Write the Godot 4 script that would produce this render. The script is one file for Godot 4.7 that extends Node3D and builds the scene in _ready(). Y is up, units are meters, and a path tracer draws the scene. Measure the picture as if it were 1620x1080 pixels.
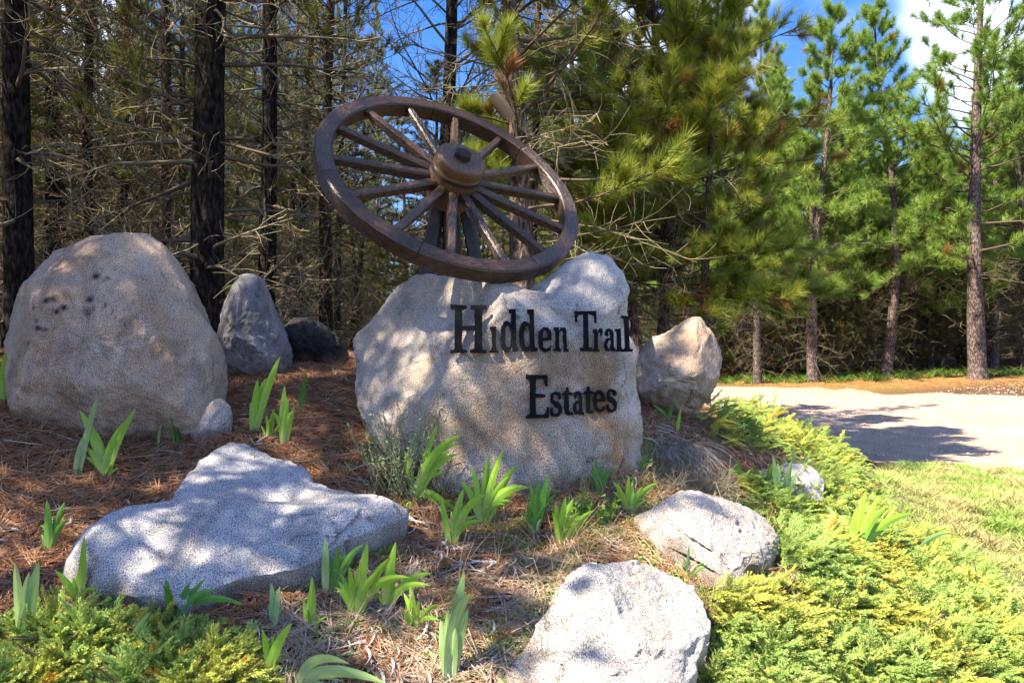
extends Node3D
# A lettered boulder with a wagon wheel, at the edge of a pine wood beside a gravel road.

var rng := RandomNumberGenerator.new()
var M := {}
var names := {}
var nz := FastNoiseLite.new()
var tx := PackedFloat32Array()
var tz := PackedFloat32Array()
var tw := PackedFloat32Array()
var hgrid := PackedFloat32Array()
const GX0 := -7.0
const GZ0 := -12.0
const GS := 0.08
const GW := 176
const GD := 170
const SUN := Vector3(-0.52, 0.80, 0.27)


class MB:
	var v := PackedVector3Array()
	var n := PackedVector3Array()
	var c := PackedColorArray()
	var i := PackedInt32Array()

	func tube(path: Array, r0: float, r1: float, sides: int, c0: Color, c1: Color, pw := 1.0) -> void:
		var m := path.size()
		var base := v.size()
		var up := Vector3(0.31, 0.2, 0.93)
		for k in m:
			var d: Vector3 = (path[mini(k + 1, m - 1)] - path[maxi(k - 1, 0)]).normalized()
			var a := d.cross(up)
			if a.length_squared() < 1e-4:
				a = d.cross(Vector3(1, 0, 0))
			a = a.normalized()
			var b := d.cross(a)
			var t := float(k) / (m - 1)
			var r := lerpf(r0, r1, pow(t, pw))
			var col := c0.lerp(c1, t)
			for s in sides:
				var an := TAU * s / sides
				var q := a * cos(an) + b * sin(an)
				v.append(path[k] + q * r)
				n.append(q)
				c.append(col)
		for k in m - 1:
			for s in sides:
				var p := base + k * sides + s
				var q := base + k * sides + (s + 1) % sides
				i.append_array([p, p + sides, q, q, p + sides, q + sides])

	func tri(a: Vector3, b: Vector3, d: Vector3, ca: Color, cb: Color, cd: Color) -> void:
		v.append(a); v.append(b); v.append(d)
		c.append(ca); c.append(cb); c.append(cd)

	func grid(rows: int, cols: int, base: int, closed: bool) -> void:
		for r in rows - 1:
			for s in (cols if closed else cols - 1):
				var p := base + r * cols + s
				var q := base + r * cols + (s + 1) % cols
				i.append_array([p, q, p + cols, q, q + cols, p + cols])

	func smooth(outward := Vector3.INF) -> void:
		n.resize(v.size())
		n.fill(Vector3.ZERO)
		for t in range(0, i.size(), 3):
			var a := i[t]
			var b := i[t + 1]
			var d := i[t + 2]
			var f := (v[d] - v[a]).cross(v[b] - v[a])
			n[a] += f; n[b] += f; n[d] += f
		for k in n.size():
			n[k] = n[k].normalized()
		if outward != Vector3.INF:
			var s := 0.0
			for k in range(0, n.size(), 7):
				s += n[k].dot((v[k] - outward).normalized())
			if s < 0.0:
				for t in range(0, i.size(), 3):
					var b := i[t + 1]
					i[t + 1] = i[t + 2]
					i[t + 2] = b
				for k in n.size():
					n[k] = -n[k]

	func into(m: ArrayMesh, mat: Material) -> ArrayMesh:
		if v.is_empty():
			return m
		var a := []
		a.resize(Mesh.ARRAY_MAX)
		a[Mesh.ARRAY_VERTEX] = v
		if n.size() == v.size():
			a[Mesh.ARRAY_NORMAL] = n
		if c.size() == v.size():
			a[Mesh.ARRAY_COLOR] = c
		if i.size():
			a[Mesh.ARRAY_INDEX] = i
		m.add_surface_from_arrays(Mesh.PRIMITIVE_TRIANGLES, a)
		m.surface_set_material(m.get_surface_count() - 1, mat)
		return m

	func mesh(mat: Material) -> ArrayMesh:
		return into(ArrayMesh.new(), mat)


# ---------------------------------------------------------------- helpers
func rf(a: float, b: float) -> float:
	return rng.randf_range(a, b)


func rdir() -> Vector3:
	var y := rf(-1, 1)
	var a := rf(0, TAU)
	var r := sqrt(1.0 - y * y)
	return Vector3(r * cos(a), y, r * sin(a))


func numbered(called: String) -> String:
	var k: int = names.get(called, 0)
	names[called] = k + 1
	return called if k == 0 else "%s_%03d" % [called, k]


func tag(o: Node3D, label := "", category := "", group := "", kind := "") -> Node3D:
	if label: o.set_meta("label", label)
	if category: o.set_meta("category", category)
	if group: o.set_meta("group", group)
	if kind: o.set_meta("kind", kind)
	return o


func thing(called: String, at: Vector3, label: String, category: String, group := "") -> Node3D:
	var o := Node3D.new()
	o.name = numbered(called)
	o.position = at
	add_child(o)
	tag(o, label, category, group)
	return o


func part(called: String, m: Mesh, parent: Node3D, kind := "") -> MeshInstance3D:
	var o := MeshInstance3D.new()
	o.name = called
	o.mesh = m
	if kind: o.set_meta("kind", kind)
	parent.add_child(o, true)
	return o


func single(called: String, m: Mesh, at: Vector3, label: String, category: String, group := "", kind := "") -> MeshInstance3D:
	var o := MeshInstance3D.new()
	o.name = numbered(called)
	o.mesh = m
	o.position = at
	add_child(o)
	tag(o, label, category, group, kind)
	return o


func scatter(called: String, m: Mesh, xf: Array, cols: Array, parent: Node3D) -> MultiMeshInstance3D:
	var mm := MultiMesh.new()
	mm.transform_format = MultiMesh.TRANSFORM_3D
	mm.use_colors = cols.size() > 0
	mm.mesh = m
	mm.instance_count = xf.size()
	for k in xf.size():
		mm.set_instance_transform(k, xf[k])
		if cols.size():
			mm.set_instance_color(k, cols[k])
	var o := MultiMeshInstance3D.new()
	o.multimesh = mm
	if parent == self:
		o.name = numbered(called)
	else:
		o.name = called
	parent.add_child(o, true)
	o.set_meta("kind", "stuff")
	return o


func noise_tex(size: int, type: int, freq: float, oct: int, lo: float, hi: float, gain := 1.0, sd := 1) -> ImageTexture:
	var f := FastNoiseLite.new()
	f.seed = sd
	f.noise_type = type
	f.frequency = freq
	f.fractal_octaves = oct
	var im := f.get_seamless_image(size, size)
	im.convert(Image.FORMAT_L8)
	var d := im.get_data()
	for k in d.size():
		d[k] = int(clampf(lerpf(lo, hi, clampf((d[k] / 255.0 - 0.5) * gain + 0.5, 0, 1)), 0, 1) * 255)
	return ImageTexture.create_from_image(Image.create_from_data(size, size, false, Image.FORMAT_L8, d))


# speckled crystal grain: pale feldspar, dark mica
func granite_tex(size: int, sd: int, dark: float) -> ImageTexture:
	var f := FastNoiseLite.new()
	f.seed = sd
	f.noise_type = FastNoiseLite.TYPE_SIMPLEX
	f.frequency = 0.115
	f.fractal_octaves = 2
	var a := f.get_seamless_image(size, size)
	a.convert(Image.FORMAT_L8)
	var da := a.get_data()
	f.seed = sd + 9
	f.frequency = 0.012
	f.fractal_octaves = 4
	var b := f.get_seamless_image(size, size)
	b.convert(Image.FORMAT_L8)
	var db := b.get_data()
	var r := RandomNumberGenerator.new()
	r.seed = sd
	var d := PackedByteArray()
	d.resize(size * size * 3)
	for k in size * size:
		var g: float = da[k] / 255.0
		var big: float = db[k] / 255.0
		var x := 0.87 + (g - 0.5) * 0.9 + r.randf_range(-0.16, 0.16) + (big - 0.5) * 0.28
		if g < dark:
			x -= 0.22
		x = clampf(x, 0.16, 1.0)
		d[k * 3] = int(x * 255)
		d[k * 3 + 1] = int(x * 251)
		d[k * 3 + 2] = int(clampf(x * 0.97 + (0.5 - big) * 0.05, 0, 1) * 255)
	return ImageTexture.create_from_image(Image.create_from_data(size, size, false, Image.FORMAT_RGB8, d))


func mat(col: Color, rough := 0.9) -> StandardMaterial3D:
	var m := StandardMaterial3D.new()
	m.albedo_color = col.linear_to_srgb()
	m.roughness = rough
	m.metallic_specular = 0.35
	return m


func vmat(rough := 0.9, spec := 0.3) -> StandardMaterial3D:
	var m := mat(Color(1, 1, 1), rough)
	m.vertex_color_use_as_albedo = true
	m.metallic_specular = spec
	return m


func tri_tex(m: StandardMaterial3D, t: Texture2D, scale: Vector3, bump: Texture2D = null, cm := 0.0, world := true) -> StandardMaterial3D:
	m.uv1_triplanar = true
	m.uv1_world_triplanar = world
	m.uv1_scale = scale
	if t: m.albedo_texture = t
	if bump:
		m.heightmap_enabled = true
		m.heightmap_texture = bump
		m.heightmap_scale = cm
	return m


# ---------------------------------------------------------------- terrain
func solve_terrain() -> void:
	var pts := [
		Vector3(-1.725, 0.350, -2.300), Vector3(-0.892, 0.325, -2.350), Vector3(0.000, 0.300, -2.400), Vector3(0.787, 0.250, -2.500), Vector3(1.420, 0.200, -2.600), Vector3(2.025, 0.150, -2.700),
		Vector3(-2.672, 0.952, -3.700), Vector3(-2.203, 0.904, -3.900), Vector3(-2.163, 0.641, -3.200), Vector3(-1.433, 1.062, -4.300), Vector3(-1.550, 1.300, -5.400), Vector3(-2.667, 1.361, -6.000),
		Vector3(-0.739, 0.937, -3.800), Vector3(-1.019, 1.093, -4.400), Vector3(-0.535, 0.681, -3.400), Vector3(-0.033, 0.678, -3.550), Vector3(0.694, 0.806, -3.750), Vector3(0.113, 0.540, -3.050),
		Vector3(-0.280, 0.431, -2.750), Vector3(1.155, 0.863, -4.300), Vector3(1.134, 1.001, -4.900), Vector3(1.553, 0.664, -4.300), Vector3(1.096, 0.609, -3.700), Vector3(1.206, 0.467, -3.100),
		Vector3(2.300, 0.393, -4.600), Vector3(3.500, 0.222, -6.000), Vector3(2.875, 0.208, -4.500), Vector3(2.487, 0.178, -3.400), Vector3(3.819, 0.227, -5.500), Vector3(-1.417, 0.639, -3.000),
		Vector3(0.457, 0.393, -2.600), Vector3(1.763, 0.878, -5.600), Vector3(2.281, 0.670, -5.600), Vector3(4.300, 0.060, -8.300), Vector3(5.300, 0.020, -7.100), Vector3(9.000, 0.020, -5.200),
		Vector3(4.000, 0.020, -12.000), Vector3(8.000, 0.000, -12.000), Vector3(3.000, 0.040, -19.000), Vector3(8.000, 0.000, -20.000), Vector3(6.500, 0.020, -22.800), Vector3(11.000, 0.020, -19.500),
		Vector3(12.000, 0.250, -21.000), Vector3(14.500, 0.400, -20.000), Vector3(8.000, 0.150, -25.000), Vector3(14.000, 0.000, -10.000), Vector3(22.000, 0.000, -8.000), Vector3(3.000, 0.150, -9.800),
		Vector3(2.000, 0.750, -7.600), Vector3(1.200, 0.700, -10.500), Vector3(0.000, 1.150, -8.500), Vector3(0.000, 0.800, -13.000), Vector3(-3.000, 1.500, -8.000), Vector3(-6.000, 1.500, -8.000),
		Vector3(-8.000, 1.300, -3.000), Vector3(-5.000, 1.100, -3.000), Vector3(-5.000, 0.400, 0.000), Vector3(-5.000, 1.500, -15.000), Vector3(-10.000, 1.500, -14.000), Vector3(0.000, 0.100, -1.400),
		Vector3(0.000, 0.000, 1.500), Vector3(6.000, 0.000, 1.500), Vector3(-6.000, 0.000, 3.000), Vector3(4.000, 0.050, -3.000), Vector3(6.000, 0.020, -4.000), Vector3(-1.000, 0.100, -20.000),
		Vector3(-8.000, 0.300, -22.000), Vector3(-18.000, 0.600, -24.000), Vector3(0.000, 0.500, -32.000), Vector3(-25.000, 1.000, -40.000), Vector3(25.000, 1.000, -40.000), Vector3(40.000, 0.500, -10.000),
		Vector3(-40.000, 1.500, -10.000), Vector3(0.000, 0.600, -70.000), Vector3(60.000, 0.600, -70.000), Vector3(-60.000, 0.600, -70.000), Vector3(0.000, 0.000, 40.000)]
	var k := pts.size()
	var a := []
	for r in k:
		var row := PackedFloat64Array()
		row.resize(k + 1)
		for s in k:
			var dx: float = pts[r].x - pts[s].x
			var dz: float = pts[r].z - pts[s].z
			row[s] = sqrt(dx * dx + dz * dz + 0.36)
		row[r] += 0.001
		row[k] = pts[r].y - 0.4
		a.append(row)
	for p in k:
		var best := p
		for r in range(p, k):
			if absf(a[r][p]) > absf(a[best][p]): best = r
		var sw = a[p]
		a[p] = a[best]
		a[best] = sw
		var pr: PackedFloat64Array = a[p]
		for r in range(p + 1, k):
			var rr: PackedFloat64Array = a[r]
			var f := rr[p] / pr[p]
			if f != 0.0:
				for s in range(p, k + 1):
					rr[s] -= f * pr[s]
				a[r] = rr
	var x := PackedFloat64Array()
	x.resize(k)
	for p in range(k - 1, -1, -1):
		var s: float = a[p][k]
		for q in range(p + 1, k):
			s -= a[p][q] * x[q]
		x[p] = s / a[p][p]
	for p in k:
		tx.append(pts[p].x)
		tz.append(pts[p].z)
		tw.append(x[p])
	for iz in GD:
		for ix in GW:
			hgrid.append(height_exact(GX0 + ix * GS, GZ0 + iz * GS))


func height_exact(x: float, z: float) -> float:
	var h := 0.4
	for k in tx.size():
		var dx := x - tx[k]
		var dz := z - tz[k]
		h += tw[k] * sqrt(dx * dx + dz * dz + 0.36)
	var far := smoothstep(60.0, 90.0, Vector2(x, z).length())
	return lerpf(h, 0.6, far)


func gh(x: float, z: float) -> float:
	var u := (x - GX0) / GS
	var w := (z - GZ0) / GS
	var iu := int(floor(u))
	var iw := int(floor(w))
	if iu < 0 or iw < 0 or iu >= GW - 1 or iw >= GD - 1:
		return height_exact(x, z)
	u -= iu
	w -= iw
	var p := iw * GW + iu
	return lerpf(lerpf(hgrid[p], hgrid[p + 1], u), lerpf(hgrid[p + GW], hgrid[p + GW + 1], u), w)


func gp(x: float, z: float, up := 0.0) -> Vector3:
	return Vector3(x, gh(x, z) + up, z)


func gnormal(x: float, z: float) -> Vector3:
	return Vector3(gh(x - 0.1, z) - gh(x + 0.1, z), 0.2, gh(x, z - 0.1) - gh(x, z + 0.1)).normalized()


# ---------------------------------------------------------------- rocks
func ring_points(ring: Array, nu: int, tension := 0.2) -> Array:
	var k := ring.size()
	var dense := []
	for s in k:
		var p0: Vector3 = ring[(s + k - 1) % k]
		var p1: Vector3 = ring[s]
		var p2: Vector3 = ring[(s + 1) % k]
		var p3: Vector3 = ring[(s + 2) % k]
		for q in 16:
			var t := q / 16.0
			dense.append(p1.lerp(p2, t).lerp(p1.cubic_interpolate(p2, p0, p3, t), tension))
	var acc := [0.0]
	for s in dense.size():
		acc.append(acc[s] + (dense[s] as Vector3).distance_to(dense[(s + 1) % dense.size()]))
	var out := []
	var at := 0
	for s in nu:
		var want: float = acc[-1] * s / nu
		while acc[at + 1] < want: at += 1
		var t: float = (want - acc[at]) / maxf(acc[at + 1] - acc[at], 1e-6)
		out.append((dense[at] as Vector3).lerp(dense[(at + 1) % dense.size()], t))
	return out


# a boulder: an outline ring, bulged along nrm to the front (tf) and back (tb), chiselled by cuts [normal, distance, strength]
func boulder(mb: MB, ring: Array, nrm: Vector3, tf: float, tb: float, ex: float, cuts: Array, o: Dictionary) -> void:
	var nu: int = o.get("nu", 150)
	var nv: int = o.get("nv", 84)
	nrm = nrm.normalized()
	var pts := ring_points(ring, nu)
	var c := Vector3.ZERO
	for p in pts: c += p
	c /= pts.size()
	var f := FastNoiseLite.new()
	f.seed = o.get("seed", 1)
	f.noise_type = FastNoiseLite.TYPE_SIMPLEX_SMOOTH
	f.fractal_octaves = 4
	var f2 := FastNoiseLite.new()
	f2.seed = o.get("seed", 1) + 31
	f2.noise_type = FastNoiseLite.TYPE_CELLULAR
	f2.cellular_return_type = FastNoiseLite.RETURN_DISTANCE2_SUB
	f2.fractal_type = FastNoiseLite.FRACTAL_NONE
	var amp: float = o.get("amp", 0.02)
	var fq: float = o.get("freq", 1.6)
	var chip: float = o.get("chip", 0.012)
	var c1: Color = o.c1
	var c2: Color = o.c2
	var c3: Color = o.get("c3", c1)
	var stain: Array = o.get("stain", [])
	cuts = cuts.duplicate()
	var fr := RandomNumberGenerator.new()
	fr.seed = int(o.get("seed", 1)) * 7 + 1
	for k in int(o.get("facets", 34)):
		var n := (nrm * 0.9 + Vector3(fr.randf_range(-1, 1), fr.randf_range(-1, 1), fr.randf_range(-1, 1)) * 0.95).normalized()
		if n.dot(nrm) < 0.58 or n.dot(nrm) > float(o.get("keep", 2.0)): continue
		var sup := -INF
		for r in range(0, nv / 2 + 1, 3):
			var ph := PI * r / nv
			for q in range(0, nu, 4):
				sup = maxf(sup, ((pts[q] - c) * pow(maxf(sin(ph), 0.0), 2.0 / ex) + nrm * (pow(absf(cos(ph)), 2.0 / ex) * tf)).dot(n))
		cuts.append([n, sup * fr.randf_range(0.82, 0.955), 1.0])
	# broken planes that meet in creases
	var planes := []
	for k in 6:
		planes.append([Vector3(fr.randf_range(-1, 1), fr.randf_range(-1, 1), fr.randf_range(-1, 1)).normalized() * fr.randf_range(1.1, 3.2), fr.randf(), fr.randf_range(0.5, 1.0)])
	var crease: float = o.get("crease", 0.022)
	var mb2 := MB.new()
	for r in nv + 1:
		var ph := PI * r / nv
		var s := pow(maxf(sin(ph), 0.0), 2.0 / ex)
		var a := signf(cos(ph)) * pow(absf(cos(ph)), 2.0 / ex)
		for k in nu:
			var p: Vector3 = c + (pts[k] - c) * s + nrm * (a * (tf if a > 0 else tb))
			var calm := 1.0
			for cut in cuts:
				var n: Vector3 = cut[0]
				var over: float = (p - c).dot(n) - cut[1]
				if over > 0.0:
					p -= n * over * cut[2]
					if float(cut[2]) > 0.95: calm = lerpf(1.0, 0.25, smoothstep(0.0, 0.02, over))
			var q := (p - c).normalized()
			var w := p * fq
			f.frequency = 1.0
			var d := f.get_noise_3dv(w) * amp * 0.35 + f.get_noise_3dv(w * 3.7) * amp * 0.25 + f.get_noise_3dv(w * 11.0) * amp * 0.2
			f2.frequency = 1.0
			var cell := f2.get_noise_3dv(w * 2.1 + Vector3(f.get_noise_3dv(w * 2.0), 0, f.get_noise_3dv(w * 2.3)) * 0.5)
			d += (0.5 - absf(f.get_noise_3dv(w * 2.2 + Vector3(5, 5, 5)))) * amp * 0.9 + f.get_noise_3dv(w * 6.5 + Vector3(2, 8, 3)) * amp * 0.42 + f.get_noise_3dv(w * 15.0 + Vector3(4, 1, 9)) * amp * 0.3 + f.get_noise_3dv(w * 34.0) * amp * 0.15
			d += clampf(cell + 0.75, 0.0, 0.35) * chip * 1.1 - chip * 0.3
			var warp := f.get_noise_3dv(p * 2.4 + Vector3(7, 7, 1)) * 0.22 + f.get_noise_3dv(p * 12.0) * 0.03
			for pl in planes:
				var ph2: float = fposmod(p.dot(pl[0]) + float(pl[1]) + warp, 1.0)
				d += (absf(ph2 * 2.0 - 1.0) - 0.55) * crease * float(pl[2])
			var seam := absf(f.get_noise_3dv(p * 1.5 + Vector3(11, 2, 6)) + f.get_noise_3dv(p * 9.0) * 0.10)
			var gate := smoothstep(0.02, 0.18, f.get_noise_3dv(p * 1.3 + Vector3(30, 8, 1)))
			var crack := (1.0 - smoothstep(0.004, 0.022, seam)) * gate * float(o.get("crack", 1.0))
			p += q * (d * calm - crack * 0.007)
			mb2.v.append(p)
			var t1 := clampf(f.get_noise_3dv(p * 2.3 + Vector3(9, 3, 1)) * 1.1 + 0.5, 0, 1)
			var t2 := clampf(f.get_noise_3dv(p * 6.0 + Vector3(1, 7, 4)) * 1.4 + 0.1, 0, 1)
			var col := c1.lerp(c2, t1).lerp(c3, t2 * 0.6)
			col = col * (0.72 + 0.28 * smoothstep(-0.42, -0.12, f.get_noise_3dv(p * 3.1 + Vector3(3, 3, 8)) + f.get_noise_3dv(p * 21.0) * 0.35))
			var soil := smoothstep(0.11, 0.0, p.y - gh(p.x, p.z) + f.get_noise_3dv(p * 8.0) * 0.09)
			col = col.lerp(Color(0.20, 0.14, 0.09), soil * 0.75)
			col = col.lerp(Color(0.10, 0.085, 0.07), crack * 0.75)
			for st in stain:   # [centre, radii, colour, strength]
				var e: Vector3 = (p - st[0]) / st[1]
				var inside := clampf(1.25 - e.length() + f.get_noise_3dv(p * 9.0) * 0.7, 0.0, 1.0)
				col = col.lerp(st[2], inside * float(st[3]))
			mb2.c.append(col)
	mb2.grid(nv + 1, nu, 0, true)
	mb2.smooth(c)
	var off := mb.v.size()
	mb.v.append_array(mb2.v)
	mb.n.append_array(mb2.n)
	mb.c.append_array(mb2.c)
	for k in mb2.i: mb.i.append(k + off)


func rock_thing(called: String, label: String, cat: String, rings: Array, nrm: Vector3, tf: float, tb: float, ex: float, cuts: Array, o: Dictionary, material: Material) -> MeshInstance3D:
	var mb := MB.new()
	boulder(mb, rings, nrm, tf, tb, ex, cuts, o)
	var c := Vector3.ZERO
	for p in rings: c += p
	c /= rings.size()
	c.y = gh(c.x, c.z)
	for k in mb.v.size(): mb.v[k] -= c
	return single(called, mb.mesh(material), c, label, cat, o.get("group", ""))


# ---------------------------------------------------------------- pines
func curve_path(p: Vector3, d: Vector3, length: float, segs: int, bend: Vector3, wob: float) -> Array:
	var out := [p]
	var step := length / segs
	for k in segs:
		d = (d + bend / segs + rdir() * wob).normalized()
		p += d * step
		out.append(p)
	return out


func tuft(mb: MB, p: Vector3, d: Vector3, count: int, length: float, w: float, spread: float, col: Color, tip: Color) -> void:
	for k in count:
		var e := (d + rdir() * spread).normalized()
		var side := e.cross(rdir()).normalized() * (w * 0.5)
		var b := p - d * rf(0.0, length * 0.45)
		var q := b + e * (length * rf(0.75, 1.1))
		mb.tri(b - side, b + side, q, col, col, tip)


func needle_col(o: Dictionary) -> Array:
	var a: Color = o.col
	var b: Color = o.col2
	var t := rng.randf()
	var x := a.lerp(b, t)
	if rng.randf() < float(o.get("brown", 0.03)):
		x = Color(0.30, 0.13, 0.035).lerp(Color(0.22, 0.14, 0.04), rng.randf())
	return [x * 0.8, x * 1.2]


func pine(o: Dictionary) -> Dictionary:
	rng.seed = int(o.seed)
	var wood := MB.new()
	var dead := MB.new()
	var limbs := MB.new()
	var nd := MB.new()
	var H: float = o.H
	var r0: float = o.r
	var bark1: Color = o.get("bark", Color(0.11, 0.08, 0.065))
	var bark2: Color = o.get("bark2", Color(0.16, 0.10, 0.07))
	var lean: Vector3 = o.get("lean", Vector3.ZERO)
	var sway: float = o.get("sway", 0.12)
	var ph := rf(0, TAU)
	# trunk, its bark in rough vertical plates
	var sides: int = o.get("sides", 12)
	var rows := int(H / float(o.get("row", 0.28)))
	var axis := []
	for k in rows + 1:
		var t := float(k) / rows
		axis.append(Vector3(sin(t * 5.0 + ph) * sway - sin(ph) * sway, H * t - 0.25, cos(t * 4.1 + ph) * sway - cos(ph) * sway) + lean * t * t * H)
	for k in rows + 1:
		var t := float(k) / rows
		var r := r0 * (1.0 - t * 0.93) * (1.0 + 0.45 * exp(-t * H / 0.22))
		for s in sides:
			var an := TAU * s / sides
			var q := Vector3(cos(an), 0, sin(an))
			var plate := nz.get_noise_3d(cos(an) * 22.0, t * H * 9.0, sin(an) * 22.0 + ph * 30.0)
			wood.v.append(axis[k] + q * r * (1.0 + plate * 0.13))
			wood.c.append(bark1.lerp(bark2, clampf(plate * 1.2 + 0.5 + (rng.randf() - 0.5) * 0.3, 0, 1)))
	wood.grid(rows + 1, sides, 0, true)
	wood.smooth()
	var f := func(h: float) -> Vector3:
		var x := clampf((h + 0.25) / H * rows, 0, rows - 0.001)
		return (axis[int(x)] as Vector3).lerp(axis[int(x) + 1], x - int(x))
	# dead limbs with curling twigs
	var dn: int = o.get("dead_n", 60)
	for k in dn:
		var h := rf(o.get("dead_from", 0.3), o.get("dead_to", 6.0))
		var az := rf(0, TAU)
		var L := rf(0.5, 1.0) * float(o.get("dead_len", 1.3))
		var d := Vector3(cos(az), rf(o.get("dead_up0", -0.25), o.get("dead_up1", 0.3)), sin(az)).normalized()
		var cc := Color(0.16, 0.13, 0.10).lerp(Color(0.42, 0.36, 0.24), rng.randf() * rng.randf())
		var b := curve_path(f.call(h), d, L, 6, Vector3(rf(-0.5, 0.5), rf(-1.0, 0.7), rf(-0.5, 0.5)), 0.17)
		cc = cc * float(o.get("dead_tone", 1.0))
		dead.tube(b, float(o.get("dead_r", 0.014)) * rf(0.6, 1.3), 0.003, 4, cc * 0.75, cc)
		for j in int(o.get("dead_twigs", 5)):
			var t := rf(0.25, 0.98)
			var x := t * 6.0
			var p: Vector3 = (b[int(x)] as Vector3).lerp(b[int(x) + 1], x - int(x))
			var td := (d * 0.7 + rdir() * 0.9).normalized()
			var tl := rf(0.15, 0.5) * L * 0.7
			var tp := curve_path(p, td, tl, 4, Vector3(rf(-1.3, 1.3), rf(-1.2, 1.7), rf(-1.3, 1.3)), 0.2)
			var tc := cc.lerp(Color(0.46, 0.40, 0.22) * float(o.get("dead_tone", 1.0)), rng.randf() * 0.8)
			dead.tube(tp, 0.0045, 0.002, 3, tc, tc * 1.1)
			if rng.randf() < 0.6:
				var tq := curve_path(tp[1], (td + rdir()).normalized(), tl * 0.6, 2, Vector3(0, rf(-1, 1), 0), 0.2)
				dead.tube(tq, 0.004, 0.002, 3, tc, tc * 1.1)
	# living limbs
	var g0: float = o.green
	var nl: int = o.limbs
	var lc: Color = o.get("limb_col", Color(0.10, 0.075, 0.06))
	for k in nl:
		var u := (k + rng.randf()) / nl
		var h := lerpf(g0, H - 0.15, pow(u, float(o.get("crowd", 1.0))))
		var az := rf(0, TAU)
		var prof := pow(1.0 - u, float(o.get("taper", 0.8))) * (0.75 + 0.25 * minf(1.0, u * 6.0))
		var L := (float(o.L) * prof + 0.25) * rf(0.65, 1.1)
		if o.has("side"):   # limbs reach further towards this side, into the light
			var sd: Vector3 = o.side
			L *= lerpf(float(o.side_min), 1.0, clampf(0.5 + 0.9 * (cos(az) * sd.x + sin(az) * sd.z), 0, 1))
		var up := lerpf(float(o.get("up0", 0.05)), float(o.get("up1", 0.9)), u)
		var d := Vector3(cos(az), up + rf(-0.15, 0.15), sin(az)).normalized()
		var segs := 5
		var b := curve_path(f.call(h), d, L, segs, Vector3(rf(-0.4, 0.4), rf(-0.5, 0.7), rf(-0.4, 0.4)), 0.11)
		limbs.tube(b, maxf(0.007, L * 0.011), 0.004, 5, lc, lc * 1.15)
		var nt := int(float(o.twigs) * (0.35 + 0.65 * L / float(o.L)))
		for j in nt + 1:
			var t := 1.0 if j == nt else lerpf(float(o.get("bare", 0.35)), 0.97, rng.randf())
			var x := minf(t * segs, segs - 0.001)
			var p: Vector3 = (b[int(x)] as Vector3).lerp(b[int(x) + 1], x - int(x))
			var ax: Vector3 = ((b[int(x) + 1] as Vector3) - b[int(x)]).normalized()
			var sidev := ax.cross(Vector3.UP).normalized() * (1.0 if rng.randf() < 0.5 else -1.0)
			var td := (ax * 0.9 + sidev * rf(0.3, 1.1) + Vector3(0, rf(-0.15, 0.55), 0)).normalized() if j < nt else ax
			var tl := rf(0.16, 0.5) * minf(1.0, L * 0.55) * (1.25 - 0.5 * t)
			var tp := curve_path(p, td, tl, 3, Vector3(0, rf(0.0, 0.8), 0), 0.08)
			limbs.tube(tp, 0.0065, 0.0035, 3, lc, lc * 1.3)
			var cl := needle_col(o)
			var along: int = o.get("along", 2)
			for q in along:
				var at: Vector3 = tp[3] if q == 0 else (tp[1] as Vector3).lerp(tp[3], rng.randf())
				var dd: Vector3 = ((tp[3] as Vector3) - tp[2]).normalized()
				tuft(nd, at, dd, int(o.needles), float(o.nlen) * rf(0.8, 1.15), float(o.nw), float(o.get("spread", 0.75)), cl[0], cl[1])
	return {"trunk": wood.mesh(M.bark), "dead": dead.mesh(M.twig), "limbs": limbs.mesh(M.twig), "needles": nd.mesh(o.get("nmat", M.needle))}


func pine_proto(o: Dictionary) -> Node3D:
	var m := pine(o)
	var t := Node3D.new()
	part("trunk", m.trunk, t)
	if (m.dead as ArrayMesh).get_surface_count(): part("dead_branches", m.dead, t, "stuff")
	if (m.limbs as ArrayMesh).get_surface_count(): part("limbs", m.limbs, t, "stuff")
	if (m.needles as ArrayMesh).get_surface_count(): part("needles", m.needles, t, "stuff")
	return t


func plant_pine(proto: Node3D, x: float, z: float, turn: float, s: Vector3, label: String, group := "") -> Node3D:
	var t: Node3D = proto.duplicate()
	t.name = numbered("pine_tree")
	add_child(t)
	t.position = gp(x, z)
	t.rotation.y = turn
	t.scale = s
	tag(t, label, "tree", group)
	return t


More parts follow.
